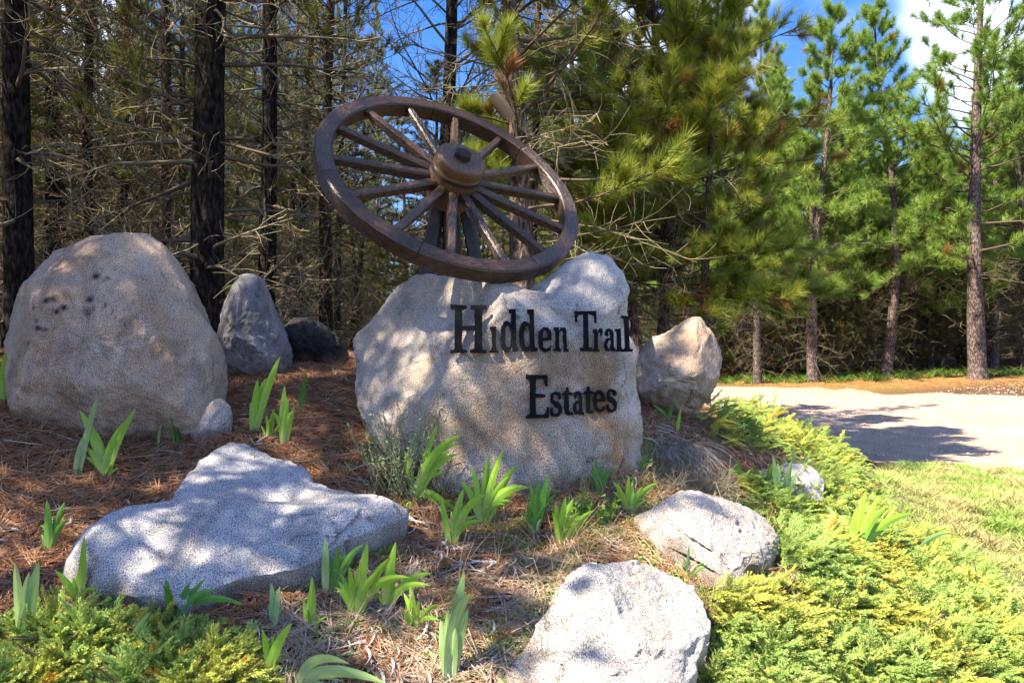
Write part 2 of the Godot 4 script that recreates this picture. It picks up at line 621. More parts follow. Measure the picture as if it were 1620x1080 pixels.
# ---------------------------------------------------------------- iris
func leaf_mesh(tip: Vector3, bend: float, w: float, c0: Color, c1: Color, face: Vector3) -> ArrayMesh:
	var L := tip.length()
	var mb := MB.new()
	var up := Vector3.UP
	var ctrl := tip * 0.52 + (up * L * (0.03 + bend * 0.75) - Vector3(tip.x, 0, tip.z) * (0.10 + bend * 0.45))
	var segs := 12
	for k in segs + 1:
		var t := float(k) / segs
		var p := Vector3.ZERO.lerp(ctrl, t).lerp(ctrl.lerp(tip, t), t)
		var d := (ctrl * (1.0 - t) + (tip - ctrl) * t).normalized()
		var side := face.cross(d).normalized()
		var nrm := d.cross(side)
		var prof := (0.62 + 0.38 * sin(minf(t * 1.9, 1.0) * PI * 0.5)) * pow(1.0 - pow(t, 3.4), 0.85) + 0.006
		var hw := w * 0.5 * prof
		var rib := nrm * hw * 0.16
		var col := c0.lerp(c1, smoothstep(0.0, 0.55, t))
		if t > 0.9: col = col.lerp(Color(0.30, 0.22, 0.07), (t - 0.9) * 3.0)
		var hs := [-1.0, -0.72, -0.45, -0.2, 0.0, 0.2, 0.45, 0.72, 1.0]
		for q in 9:
			mb.v.append(p + side * hw * hs[q] + rib * (1.0 - absf(hs[q])) + nrm * sin(t * 9.0 + w * 300.0) * hw * 0.06 * hs[q])
			mb.c.append(col * (1.06 if q % 2 == 0 else 0.86) * (0.95 + 0.1 * nz.get_noise_2d(k * 9.0 + w * 9000.0, q * 5.0)))
	mb.grid(segs + 1, 9, 0, false)
	mb.smooth()
	return mb.mesh(M.leaf)


# ---------------------------------------------------------------- the scene
func _ready() -> void:
	rng.seed = 7
	var cam := Camera3D.new()
	cam.name = "camera"
	cam.position = Vector3(0, 1.5, 0)
	cam.fov = 53.130
	cam.near = 0.05
	cam.far = 400.0
	add_child(cam)
	cam.current = true

	var env := Environment.new()
	env.background_mode = Environment.BG_SKY
	var skym := ProceduralSkyMaterial.new()
	skym.sky_top_color = Color(0.010, 0.075, 0.285).linear_to_srgb()
	skym.sky_horizon_color = Color(0.24, 0.42, 0.64).linear_to_srgb()
	skym.sky_curve = 0.14
	skym.ground_bottom_color = Color(0.10, 0.08, 0.06).linear_to_srgb()
	skym.ground_horizon_color = Color(0.25, 0.30, 0.35).linear_to_srgb()
	skym.sun_angle_max = 12.0
	var cn := FastNoiseLite.new()
	cn.seed = 5
	cn.frequency = 0.011
	cn.fractal_octaves = 5
	var cim := cn.get_seamless_image(1024, 512)
	cim.convert(Image.FORMAT_L8)
	var cd := cim.get_data()
	var ob := PackedByteArray()
	ob.resize(1024 * 512 * 4)
	for k in cd.size():
		var a := smoothstep(0.50, 0.76, cd[k] / 255.0)
		ob[k * 4] = 255; ob[k * 4 + 1] = 255; ob[k * 4 + 2] = 255; ob[k * 4 + 3] = int(a * 150)
	skym.sky_cover = ImageTexture.create_from_image(Image.create_from_data(1024, 512, false, Image.FORMAT_RGBA8, ob))
	skym.sky_cover_modulate = Color(0.95, 0.95, 0.95)
	env.sky = Sky.new()
	env.sky.sky_material = skym
	env.background_energy_multiplier = 1.0
	env.sky_rotation = Vector3(0, 1.09, 0)
	env.tonemap_mode = Environment.TONE_MAPPER_LINEAR
	env.tonemap_exposure = 3.6
	env.sdfgi_enabled = true
	env.ssao_enabled = true
	env.ssil_enabled = true
	var we := WorldEnvironment.new()
	we.name = "world_environment"
	we.environment = env
	add_child(we)
	var sun := DirectionalLight3D.new()
	sun.name = "sun"
	sun.light_energy = 1.6
	sun.light_color = Color(1.0, 0.95, 0.86)
	sun.light_angular_distance = 0.5
	sun.shadow_enabled = true
	sun.basis = Basis.looking_at(-SUN.normalized(), Vector3.UP)
	add_child(sun)

	nz.seed = 3
	nz.frequency = 0.1
	nz.fractal_octaves = 3
	materials()
	solve_terrain()
	ground()
	boulders()
	sign_boulder()
	wheel()
	near_pines()
	far_pines()
	irises()
	ground_cover()


func materials() -> void:
	var g1 := granite_tex(768, 3, 0.30)
	var bump := noise_tex(512, FastNoiseLite.TYPE_SIMPLEX, 0.07, 4, 0, 1, 1.5, 4)
	M.granite = tri_tex(vmat(0.92, 0.3), g1, Vector3.ONE * 1.35, bump, 0.22)
	M.granite2 = tri_tex(vmat(0.92, 0.3), granite_tex(768, 23, 0.34), Vector3.ONE * 1.35, bump, 0.22)
	var barkt := noise_tex(256, FastNoiseLite.TYPE_SIMPLEX, 0.03, 4, 0.45, 1.0, 1.8, 8)
	M.bark = tri_tex(vmat(0.95, 0.15), barkt, Vector3(3.0, 0.8, 3.0), barkt, 3.0, false)
	M.twig = vmat(0.95, 0.15)
	M.needle = vmat(0.5, 0.35)
	M.needle.backlight_enabled = true
	M.needle.backlight = Color(0.7, 0.7, 0.7)
	M.leaf = vmat(0.42, 0.4)
	M.leaf.backlight_enabled = true
	M.leaf.backlight = Color(0.6, 0.6, 0.6)
	M.dry = vmat(0.9, 0.2)
	M.dry.backlight_enabled = true
	M.dry.backlight = Color(0.3, 0.3, 0.3)
	var soil := noise_tex(512, FastNoiseLite.TYPE_SIMPLEX, 0.06, 5, 0.45, 1.0, 1.9, 12)
	M.soil = tri_tex(vmat(1.0, 0.1), soil, Vector3.ONE * 1.1, soil, 2.0)
	M.road = tri_tex(vmat(1.0, 0.1), noise_tex(512, FastNoiseLite.TYPE_SIMPLEX, 0.09, 5, 0.70, 1.0, 2.2, 14), Vector3.ONE * 1.3, soil, 1.5)
	var grain := noise_tex(512, FastNoiseLite.TYPE_SIMPLEX, 0.05, 4, 0.35, 1.0, 2.2, 15)
	M.wood = tri_tex(vmat(0.33, 0.5), grain, Vector3(6.0, 0.7, 6.0), grain, 0.2, false)
	M.wood_rim = tri_tex(vmat(0.33, 0.5), grain, Vector3(0.5, 7.0, 7.0), grain, 0.2, false)
	M.iron = tri_tex(mat(Color(0.03, 0.024, 0.02), 0.5), null, Vector3.ONE * 8.0, bump, 0.3, false)
	M.letter = tri_tex(mat(Color(0.005, 0.0055, 0.008), 0.9), null, Vector3.ONE * 9.0, bump, 0.4, false)


func spaced(from: float, fine0: float, fine1: float, to: float, step: float, grow: float) -> PackedFloat32Array:
	var mid := PackedFloat32Array()
	var x := fine0
	while x < fine1:
		mid.append(x)
		x += step
	mid.append(fine1)
	var lo := PackedFloat32Array()
	var s := step
	x = fine0
	while x > from:
		s *= grow
		x -= s
		lo.append(maxf(x, from))
	lo.reverse()
	s = step
	x = fine1
	while x < to:
		s *= grow
		x += s
		mid.append(minf(x, to))
	lo.append_array(mid)
	return lo


# pine needles on the bank, sparse grass on the verge, duff under the trees
func ground_colour(x: float, z: float) -> Color:
	var n := nz.get_noise_2d(x * 8.0, z * 8.0)
	var n2 := nz.get_noise_2d(x * 40.0 + 50.0, z * 40.0)
	var c := Color(0.14, 0.075, 0.045).lerp(Color(0.24, 0.145, 0.095), clampf(n2 * 1.1 + 0.5, 0, 1))
	var soil := smoothstep(-0.2, 1.0, x + 0.35 * (z + 3.0) + n * 0.6) * (1.0 - smoothstep(-6.0, -9.0, z))
	c = c.lerp(Color(0.30, 0.22, 0.14), soil * 0.8)
	var grass := smoothstep(1.6, 2.4, x + n * 0.6) * smoothstep(-9.0, -6.0, z)
	c = c.lerp(Color(0.42, 0.36, 0.19).lerp(Color(0.27, 0.34, 0.10), clampf(n2 + 0.5, 0, 1)), grass)
	var verge := smoothstep(-19.0, -20.5, z - n) * smoothstep(4.0, 10.0, x)
	c = c.lerp(Color(0.56, 0.30, 0.12).lerp(Color(0.34, 0.30, 0.10), clampf(n2 * 0.9 + 0.2, 0, 1)), verge)
	return c


func ground() -> void:
	var xs := spaced(-160.0, -3.4, 3.6, 160.0, 0.05, 1.13)
	var zs := spaced(-160.0, -6.0, -1.9, 40.0, 0.05, 1.13)
	var mb := MB.new()
	for z in zs:
		for x in xs:
			var h := gh(x, z)
			if absf(x) < 7.0 and z > -9.0:
				h += nz.get_noise_2d(x * 30.0, z * 30.0) * 0.035 + nz.get_noise_2d(x * 110.0, z * 110.0) * 0.012
			mb.v.append(Vector3(x, h, z))
			mb.c.append(ground_colour(x, z))
	mb.grid(zs.size(), xs.size(), 0, false)
	mb.smooth(Vector3(0, -900, 0))
	single("ground", mb.mesh(M.soil), Vector3.ZERO, "needle covered bank and forest floor", "ground", "", "structure")
	# the pale gravel road, wide in front and bending away behind the trees
	var near := [Vector2(24, 1), Vector2(14, -3.2), Vector2(9, -5.2), Vector2(6.5, -6.5), Vector2(5.3, -7.3), Vector2(4.4, -8.3), Vector2(3.5, -10), Vector2(2.7, -12.5), Vector2(1.2, -15.5), Vector2(-2, -18), Vector2(-8, -20), Vector2(-20, -22)]
	var far := [Vector2(34, -8), Vector2(24, -11), Vector2(17, -13.8), Vector2(13.7, -16.6), Vector2(12, -19), Vector2(10.4, -20.8), Vector2(8.5, -22.1), Vector2(6.5, -22.9), Vector2(3.5, -23.6), Vector2(-1, -24.6), Vector2(-8, -26), Vector2(-20, -28)]
	var rb := MB.new()
	var lanes := 40
	var rows := 0
	for k in near.size() - 1:
		for s in (12 if k < near.size() - 2 else 13):
			var t := s / 12.0
			var a: Vector2 = (near[k] as Vector2).lerp(near[k + 1], t)
			var b: Vector2 = (far[k] as Vector2).lerp(far[k + 1], t)
			a += (a - b).normalized() * nz.get_noise_2d(a.x * 12.0, a.y * 12.0) * 0.9
			b += (b - a).normalized() * nz.get_noise_2d(b.x * 9.0, b.y * 9.0) * 0.5
			for l in lanes + 1:
				var u := float(l) / lanes
				var p := a.lerp(b, u)
				var edge := minf(u, 1.0 - u)
				var h := gh(p.x, p.y) + 0.035 * smoothstep(0.0, 0.06, edge) - 0.01 + nz.get_noise_2d(p.x * 6.0, p.y * 6.0) * 0.012
				rb.v.append(Vector3(p.x, h, p.y))
				var q := clampf(nz.get_noise_2d(p.x * 20.0, p.y * 20.0) + 0.5, 0, 1)
				var c := Color(0.50, 0.365, 0.275).lerp(Color(0.64, 0.495, 0.39), q)
				var rut := smoothstep(0.35, 0.0, absf(absf(u - 0.5 + nz.get_noise_2d(p.x * 2.0, p.y * 2.0) * 0.08) - 0.17) * 6.0)
				c = c.lerp(Color(0.68, 0.54, 0.43), rut * 0.5)
				c = c.lerp(Color(0.40, 0.29, 0.19), clampf(1.0 - edge * 14.0 + (q - 0.5), 0, 1) * 0.7)
				rb.c.append(c)
			rows += 1
	rb.grid(rows, lanes + 1, 0, false)
	rb.smooth(Vector3(0, -900, 0))
	single("gravel_road", rb.mesh(M.road), Vector3.ZERO, "pale gravel road bending away behind the pines", "road", "", "structure")


func boulders() -> void:
	var tan1 := Color(0.47, 0.335, 0.235)
	var tan2 := Color(0.62, 0.49, 0.375)
	var lav := Color(0.52, 0.47, 0.44)
	# the big rounded boulder at the left with the lump at its foot
	var ring := [
		Vector3(-2.378, 2.136, -4.240), Vector3(-2.246, 2.140, -4.241), Vector3(-2.150, 2.084, -4.231), Vector3(-2.059, 1.948, -4.207), Vector3(-1.914, 1.693, -4.162), Vector3(-1.829, 1.557, -4.138),
		Vector3(-1.782, 1.348, -4.099), Vector3(-1.762, 1.143, -4.061), Vector3(-1.753, 0.941, -4.022), Vector3(-1.906, 0.851, -4.005), Vector3(-2.081, 0.815, -3.997), Vector3(-2.258, 0.797, -3.994),
		Vector3(-2.474, 0.815, -3.997), Vector3(-2.693, 0.851, -4.005), Vector3(-2.849, 0.941, -4.022), Vector3(-2.936, 1.106, -4.053), Vector3(-3.015, 1.311, -4.092), Vector3(-3.046, 1.481, -4.123),
		Vector3(-3.047, 1.654, -4.155), Vector3(-2.968, 1.849, -4.190), Vector3(-2.801, 2.028, -4.221), Vector3(-2.584, 2.108, -4.236)]
	var lump := [
		Vector3(-1.822, 1.085, -3.999), Vector3(-1.766, 1.136, -4.006), Vector3(-1.700, 1.155, -4.008), Vector3(-1.650, 1.122, -4.004), Vector3(-1.624, 1.056, -3.995), Vector3(-1.636, 0.947, -3.980),
		Vector3(-1.763, 0.857, -3.967), Vector3(-1.879, 0.947, -3.980)]
	# dark weathered pits on its upper left
	var pits := []
	var pr := RandomNumberGenerator.new()
	pr.seed = 12
	for k in 16:
		var x := pr.randf_range(-2.75, -2.25)
		var s := pr.randf_range(0.010, 0.024)
		pits.append([Vector3(x, pr.randf_range(1.55, 1.78) + (x + 2.6) * 0.5, -3.72), Vector3(s * 1.4, s, 0.6), Color(0.06, 0.05, 0.045), 1.2])
	var mb := MB.new()
	boulder(mb, ring, Vector3(0.05, 0.25, 0.96), 0.32, 0.5, 2.8, [[Vector3(-0.35, 0.55, 0.75).normalized(), 0.44, 0.7], [Vector3(0.6, 0.15, 0.78).normalized(), 0.44, 0.7], [Vector3(0.0, -0.55, 0.83).normalized(), 0.38, 0.7]],
		{"seed": 4, "c1": tan1, "c2": tan2, "c3": lav, "amp": 0.024, "chip": 0.014, "facets": 16, "crease": 0.012, "nu": 190, "nv": 110, "stain": pits})
	boulder(mb, lump, Vector3(0.3, 0.3, 0.9), 0.10, 0.3, 2.2, [], {"seed": 9, "c1": tan2, "c2": lav, "amp": 0.02, "nu": 60, "nv": 36})
	var at := gp(-2.25, -4.0)
	for k in mb.v.size(): mb.v[k] -= at
	var big := single("boulder", mb.mesh(M.granite), at, "large rounded tan granite boulder standing upright at the far left", "boulder")
	rock_thing("boulder", "pointed dark grey boulder between the big boulder and the wood", "boulder", [
		Vector3(-1.996, 2.031, -5.259), Vector3(-1.931, 1.996, -5.252), Vector3(-1.861, 1.838, -5.220), Vector3(-1.773, 1.620, -5.175), Vector3(-1.712, 1.429, -5.135), Vector3(-1.697, 1.217, -5.090),
		Vector3(-1.787, 1.161, -5.078), Vector3(-1.928, 1.161, -5.078), Vector3(-2.095, 1.194, -5.085), Vector3(-2.205, 1.264, -5.100), Vector3(-2.222, 1.548, -5.160), Vector3(-2.180, 1.789, -5.210),
		Vector3(-2.098, 1.961, -5.245), Vector3(-2.044, 2.021, -5.257)], Vector3(-0.1, 0.25, 0.96), 0.28, 0.35, 2.3,
		[[Vector3(-0.6, 0.3, 0.74).normalized(), 0.2, 0.8], [Vector3(0.65, 0.3, 0.7).normalized(), 0.22, 0.8]], {"seed": 14, "c1": Color(0.25, 0.24, 0.245), "c2": Color(0.42, 0.405, 0.41), "amp": 0.03, "chip": 0.02, "freq": 2.2, "nu": 110, "nv": 64}, M.granite2)
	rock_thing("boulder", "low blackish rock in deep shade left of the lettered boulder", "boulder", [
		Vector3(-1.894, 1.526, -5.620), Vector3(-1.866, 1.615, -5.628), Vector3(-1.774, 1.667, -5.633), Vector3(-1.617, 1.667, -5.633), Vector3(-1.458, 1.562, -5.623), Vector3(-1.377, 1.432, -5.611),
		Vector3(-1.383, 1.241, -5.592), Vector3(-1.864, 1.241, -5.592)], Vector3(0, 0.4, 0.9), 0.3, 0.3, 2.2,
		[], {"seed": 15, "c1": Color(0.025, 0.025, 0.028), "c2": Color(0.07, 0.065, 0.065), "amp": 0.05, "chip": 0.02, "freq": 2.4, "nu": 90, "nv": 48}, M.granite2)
	rock_thing("boulder", "angular tan boulder standing right of the lettered boulder", "boulder", [
		Vector3(1.009, 1.554, -4.842), Vector3(1.133, 1.617, -4.856), Vector3(1.262, 1.667, -4.867), Vector3(1.329, 1.653, -4.864), Vector3(1.382, 1.567, -4.845), Vector3(1.425, 1.473, -4.824),
		Vector3(1.466, 1.362, -4.799), Vector3(1.441, 1.248, -4.773), Vector3(1.384, 1.127, -4.745), Vector3(1.302, 1.019, -4.720), Vector3(1.213, 0.850, -4.680), Vector3(1.038, 0.808, -4.670),
		Vector3(0.889, 0.871, -4.685), Vector3(0.841, 1.062, -4.730), Vector3(0.829, 1.213, -4.765), Vector3(0.857, 1.336, -4.793), Vector3(0.914, 1.442, -4.817)], Vector3(-0.1, 0.2, 0.97), 0.34, 0.35, 2.3,
		[[Vector3(-0.45, 0.65, 0.6).normalized(), 0.20, 0.85], [Vector3(0.1, 0.45, 0.89).normalized(), 0.29, 0.7], [Vector3(-0.1, -0.7, 0.7).normalized(), 0.22, 0.8]], {"seed": 21, "c1": tan1, "c2": Color(0.48, 0.42, 0.35), "c3": lav, "amp": 0.025, "chip": 0.02, "freq": 2.0, "nu": 120, "nv": 70}, M.granite)
	rock_thing("flat_rock", "broad flat grey granite slab lying in the needles at front left", "rock", [
		Vector3(-1.571, 0.915, -3.550), Vector3(-1.468, 0.917, -3.580), Vector3(-1.260, 0.896, -3.490), Vector3(-1.083, 0.863, -3.420), Vector3(-0.965, 0.801, -3.310), Vector3(-0.820, 0.753, -3.280),
		Vector3(-0.630, 0.735, -3.240), Vector3(-0.477, 0.734, -3.180), Vector3(-0.454, 0.711, -3.100), Vector3(-0.556, 0.689, -3.000), Vector3(-0.671, 0.660, -2.900), Vector3(-0.798, 0.591, -2.780),
		Vector3(-0.950, 0.560, -2.700), Vector3(-1.100, 0.542, -2.640), Vector3(-1.218, 0.501, -2.580), Vector3(-1.375, 0.497, -2.560), Vector3(-1.589, 0.518, -2.600), Vector3(-1.768, 0.576, -2.660),
		Vector3(-1.874, 0.655, -2.750), Vector3(-1.822, 0.721, -2.860), Vector3(-1.683, 0.744, -2.980), Vector3(-1.531, 0.757, -3.050), Vector3(-1.526, 0.789, -3.200), Vector3(-1.558, 0.864, -3.400)], Vector3(0.03, 0.93, 0.36), 0.07, 0.45, 8.0,
		[[Vector3(0.25, 0.35, 0.9).normalized(), 0.34, 0.5]], {"seed": 33, "c1": Color(0.50, 0.50, 0.53), "c2": Color(0.58, 0.57, 0.57), "c3": Color(0.42, 0.41, 0.42), "amp": 0.022, "chip": 0.016, "crease": 0.038, "freq": 2.0, "nu": 260, "nv": 150}, M.granite2)
	rock_thing("white_rock", "white rounded granite rock at the front right of the bank", "rock", [
		Vector3(0.206, 0.532, -2.680), Vector3(0.248, 0.560, -2.730), Vector3(0.324, 0.585, -2.800), Vector3(0.434, 0.593, -2.840), Vector3(0.526, 0.580, -2.840), Vector3(0.622, 0.556, -2.800),
		Vector3(0.700, 0.543, -2.750), Vector3(0.722, 0.502, -2.660), Vector3(0.696, 0.442, -2.540), Vector3(0.641, 0.368, -2.420), Vector3(0.575, 0.307, -2.300), Vector3(0.398, 0.286, -2.260),
		Vector3(0.146, 0.290, -2.260), Vector3(-0.021, 0.329, -2.320), Vector3(-0.031, 0.372, -2.380), Vector3(0.027, 0.409, -2.460), Vector3(0.075, 0.451, -2.540), Vector3(0.158, 0.493, -2.620)], Vector3(-0.05, 0.88, 0.46), 0.17, 0.4, 2.4,
		[[Vector3(-0.35, 0.75, 0.55).normalized(), 0.12, 0.95], [Vector3(0.35, 0.85, 0.4).normalized(), 0.13, 0.95], [Vector3(0.0, 0.6, 0.8).normalized(), 0.17, 0.95]], {"seed": 41, "c1": Color(0.50, 0.48, 0.455), "c2": Color(0.58, 0.56, 0.53), "c3": Color(0.42, 0.405, 0.39), "amp": 0.018, "chip": 0.012, "crease": 0.045, "freq": 2.0, "nu": 220, "nv": 130}, M.granite2)
	rock_thing("grey_rock", "middle sized grey rock with flat top beside the right juniper", "rock", [
		Vector3(0.555, 0.680, -3.220), Vector3(0.723, 0.691, -3.310), Vector3(0.940, 0.674, -3.500), Vector3(1.121, 0.669, -3.560), Vector3(1.248, 0.638, -3.500), Vector3(1.294, 0.573, -3.360),
		Vector3(1.284, 0.513, -3.210), Vector3(1.157, 0.497, -3.010), Vector3(1.013, 0.501, -2.940), Vector3(0.952, 0.461, -2.840), Vector3(0.833, 0.472, -2.810), Vector3(0.736, 0.531, -2.890),
		Vector3(0.662, 0.584, -2.980), Vector3(0.605, 0.630, -3.080)], Vector3(-0.05, 0.9, 0.4), 0.12, 0.4, 2.7,
		[], {"seed": 47, "c1": Color(0.46, 0.44, 0.42), "c2": Color(0.55, 0.52, 0.49), "c3": Color(0.36, 0.32, 0.33), "amp": 0.024, "chip": 0.018, "crease": 0.034, "freq": 2.2, "nu": 180, "nv": 110}, M.granite2)
	rock_thing("white_rock", "small white rock half hidden in the upper right juniper", "rock", [
		Vector3(1.479, 0.685, -4.150), Vector3(1.575, 0.722, -4.200), Vector3(1.680, 0.742, -4.220), Vector3(1.836, 0.703, -4.220), Vector3(1.869, 0.630, -4.120), Vector3(1.800, 0.556, -4.000),
		Vector3(1.650, 0.547, -3.960), Vector3(1.448, 0.577, -3.910)], Vector3(0.05, 0.8, 0.6), 0.1, 0.25, 2.4,
		[], {"seed": 51, "c1": Color(0.6, 0.58, 0.55), "c2": Color(0.66, 0.64, 0.6), "amp": 0.02, "nu": 70, "nv": 40}, M.granite2)
	rock_thing("stone", "small square tan stone leaning on the white front rock", "stone", [
		Vector3(-0.030, 0.406, -2.660), Vector3(0.070, 0.427, -2.700), Vector3(0.081, 0.395, -2.640), Vector3(0.029, 0.354, -2.600), Vector3(-0.024, 0.358, -2.580), Vector3(-0.039, 0.387, -2.620)], Vector3(-0.15, 0.6, 0.8), 0.045, 0.07, 4.5,
		[], {"seed": 55, "crease": 0.004, "c1": Color(0.36, 0.29, 0.24), "c2": Color(0.42, 0.35, 0.29), "amp": 0.006, "chip": 0.003, "nu": 60, "nv": 36}, M.granite)
	rock_thing("stone", "small smooth blue-grey stone at the lower left front", "stone", [
		Vector3(-1.021, 0.359, -2.440), Vector3(-1.009, 0.377, -2.500), Vector3(-0.958, 0.375, -2.500), Vector3(-0.913, 0.359, -2.440), Vector3(-0.899, 0.343, -2.380), Vector3(-0.992, 0.341, -2.380)], Vector3(0.0, 0.75, 0.66), 0.05, 0.07, 2.6,
		[], {"seed": 57, "crease": 0.004, "c1": Color(0.16, 0.19, 0.27), "c2": Color(0.22, 0.25, 0.33), "amp": 0.006, "chip": 0.004, "nu": 60, "nv": 36}, M.granite2)


func sign_boulder() -> void:
	var ring := [
		Vector3(-0.704, 1.856, -4.001), Vector3(-0.588, 1.928, -4.016), Vector3(-0.446, 1.916, -4.014), Vector3(-0.222, 1.856, -4.001), Vector3(0.074, 1.803, -3.990), Vector3(0.295, 1.758, -3.980),
		Vector3(0.533, 1.698, -3.967), Vector3(0.652, 1.647, -3.956), Vector3(0.668, 1.482, -3.920), Vector3(0.675, 1.285, -3.876), Vector3(0.696, 1.109, -3.836), Vector3(0.719, 0.972, -3.804),
		Vector3(0.718, 0.803, -3.764), Vector3(0.688, 0.605, -3.716), Vector3(0.480, 0.557, -3.704), Vector3(0.240, 0.557, -3.704), Vector3(-0.034, 0.557, -3.704), Vector3(-0.310, 0.605, -3.716),
		Vector3(-0.537, 0.704, -3.740), Vector3(-0.692, 0.853, -3.776), Vector3(-0.785, 1.033, -3.818), Vector3(-0.868, 1.144, -3.844), Vector3(-0.926, 1.292, -3.878), Vector3(-0.955, 1.428, -3.908),
		Vector3(-0.983, 1.536, -3.932), Vector3(-0.983, 1.610, -3.948), Vector3(-0.917, 1.672, -3.962), Vector3(-0.804, 1.765, -3.982)]
	var lump := [
		Vector3(0.045, 1.761, -4.030), Vector3(0.150, 1.857, -4.055), Vector3(0.264, 1.938, -4.076), Vector3(0.360, 2.008, -4.094), Vector3(0.474, 2.024, -4.098), Vector3(0.598, 1.992, -4.090),
		Vector3(0.667, 1.915, -4.070), Vector3(0.693, 1.815, -4.044), Vector3(0.668, 1.686, -4.010), Vector3(0.676, 1.537, -3.970), Vector3(0.542, 1.283, -3.900), Vector3(0.181, 1.283, -3.900),
		Vector3(-0.037, 1.500, -3.960)]
	var lp := Vector3(0.134, 1.433, -3.630)
	var ln := Vector3(0.020, 0.130, 0.991)
	var c := Vector3.ZERO
	for p in ring_points(ring, 150): c += p
	c /= 150.0
	var mb := MB.new()
	var rust := Color(0.36, 0.22, 0.10)
	var tan1 := Color(0.34, 0.25, 0.165)
	var right := Vector3(0, 1, 0).cross(ln).normalized()
	var upv := ln.cross(right)
	boulder(mb, ring, Vector3(0, 0.08, 1), 0.33, 0.36, 4.2, [
		[Vector3(-0.45, 0.52, 0.72).normalized(), 0.345, 0.93], [Vector3(-0.75, -0.05, 0.66).normalized(), 0.66, 0.8],
		[Vector3(0.75, 0.1, 0.66).normalized(), 0.66, 0.9], [Vector3(0.0, 0.85, 0.5).normalized(), 0.52, 0.85],
		[ln, (lp - c).dot(ln) - 0.012, 0.975]],
		{"seed": 62, "c1": Color(0.53, 0.46, 0.39), "c2": Color(0.60, 0.545, 0.50), "c3": Color(0.47, 0.385, 0.295), "amp": 0.018, "chip": 0.012, "freq": 1.7, "nu": 230, "nv": 130, "keep": 0.88, "facets": 26, "crease": 0.034,
		"stain": [[lp + right * 0.34 - upv * 0.17, Vector3(0.11, 0.30, 0.4), rust, 1.0], [lp + right * 0.1 - upv * 0.06, Vector3(0.5, 0.14, 0.4), tan1, 0.9], [lp - right * 0.3 - upv * 0.4, Vector3(0.4, 0.22, 0.4), tan1, 0.9], [lp + right * 0.42 - upv * 0.58, Vector3(0.10, 0.32, 0.4), rust, 0.8]]})
	boulder(mb, lump, Vector3(0.05, 0.2, 0.97), 0.26, 0.35, 2.4, [[Vector3(-0.3, 0.75, 0.6).normalized(), 0.22, 0.7]],
		{"seed": 66, "c1": Color(0.54, 0.52, 0.51), "c2": Color(0.60, 0.57, 0.54), "amp": 0.025, "chip": 0.014, "freq": 2.0, "nu": 110, "nv": 64})
	var at := gp(c.x, c.z)
	var t := thing("lettered_boulder", at, "big pale granite boulder with black metal lettering under the wagon wheel", "boulder")
	for k in mb.v.size(): mb.v[k] -= at
	part("boulder", mb.mesh(M.granite), t)
	# raised black letters
	var basis_ := Basis(right, upv, ln)
	var font := SystemFont.new()
	font.font_names = PackedStringArray(["Droid Serif"])
	font.font_weight = 700
	var rows := [
		["H", -0.462, 0.006, -0.270, 0.263],
		["ı", -0.253, 0.007, -0.207, 0.148],
		["d", -0.195, 0.008, -0.099, 0.242],
		["d", -0.094, 0.010, -0.001, 0.238],
		["e", 0.006, 0.010, 0.078, 0.143],
		["n", 0.087, 0.014, 0.168, 0.143],
		["T", 0.204, 0.015, 0.319, 0.232],
		["r", 0.298, 0.014, 0.352, 0.136],
		["a", 0.359, 0.013, 0.417, 0.136],
		["ı", 0.418, 0.012, 0.460, 0.136],
		["l", 0.456, 0.010, 0.508, 0.206],
		["E", -0.061, -0.340, 0.060, -0.113],
		["s", 0.065, -0.332, 0.127, -0.202],
		["t", 0.129, -0.325, 0.185, -0.177],
		["a", 0.188, -0.321, 0.242, -0.198],
		["t", 0.244, -0.317, 0.294, -0.173],
		["e", 0.293, -0.309, 0.355, -0.193],
		["s", 0.364, -0.308, 0.419, -0.188]]
	for row in rows:
		var tm := TextMesh.new()
		tm.font = font
		tm.text = row[0]
		tm.font_size = 64
		tm.pixel_size = 0.01
		tm.depth = 0.016
		tm.curve_step = 1.0
		var a := tm.surface_get_arrays(0)
		var v: PackedVector3Array = a[Mesh.ARRAY_VERTEX]
		var box := AABB(v[0], Vector3.ZERO)
		for p in v: box = box.expand(p)

		var w: float = row[3] - row[1]
		var h: float = row[4] - row[2]
		for k in v.size():
			var p := v[k] - box.position
			var q := Vector2(p.x / box.size.x * w, p.y / box.size.y * h)
			q += Vector2(nz.get_noise_2d((q.x + row[1]) * 600.0, (q.y + row[2]) * 600.0), nz.get_noise_2d((q.x + row[1]) * 600.0 + 90.0, (q.y + row[2]) * 600.0)) * 0.006
			v[k] = Vector3(q.x - w * 0.5, q.y - h * 0.5, p.z)
		a[Mesh.ARRAY_VERTEX] = v
		var am := ArrayMesh.new()
		am.add_surface_from_arrays(Mesh.PRIMITIVE_TRIANGLES, a)
		am.surface_set_material(0, M.letter)
		var o := part("letter", am, t)
		o.transform = Transform3D(basis_, lp - at + right * (row[1] + row[3]) * 0.5 + upv * (row[2] + row[4]) * 0.5 - ln * 0.006)


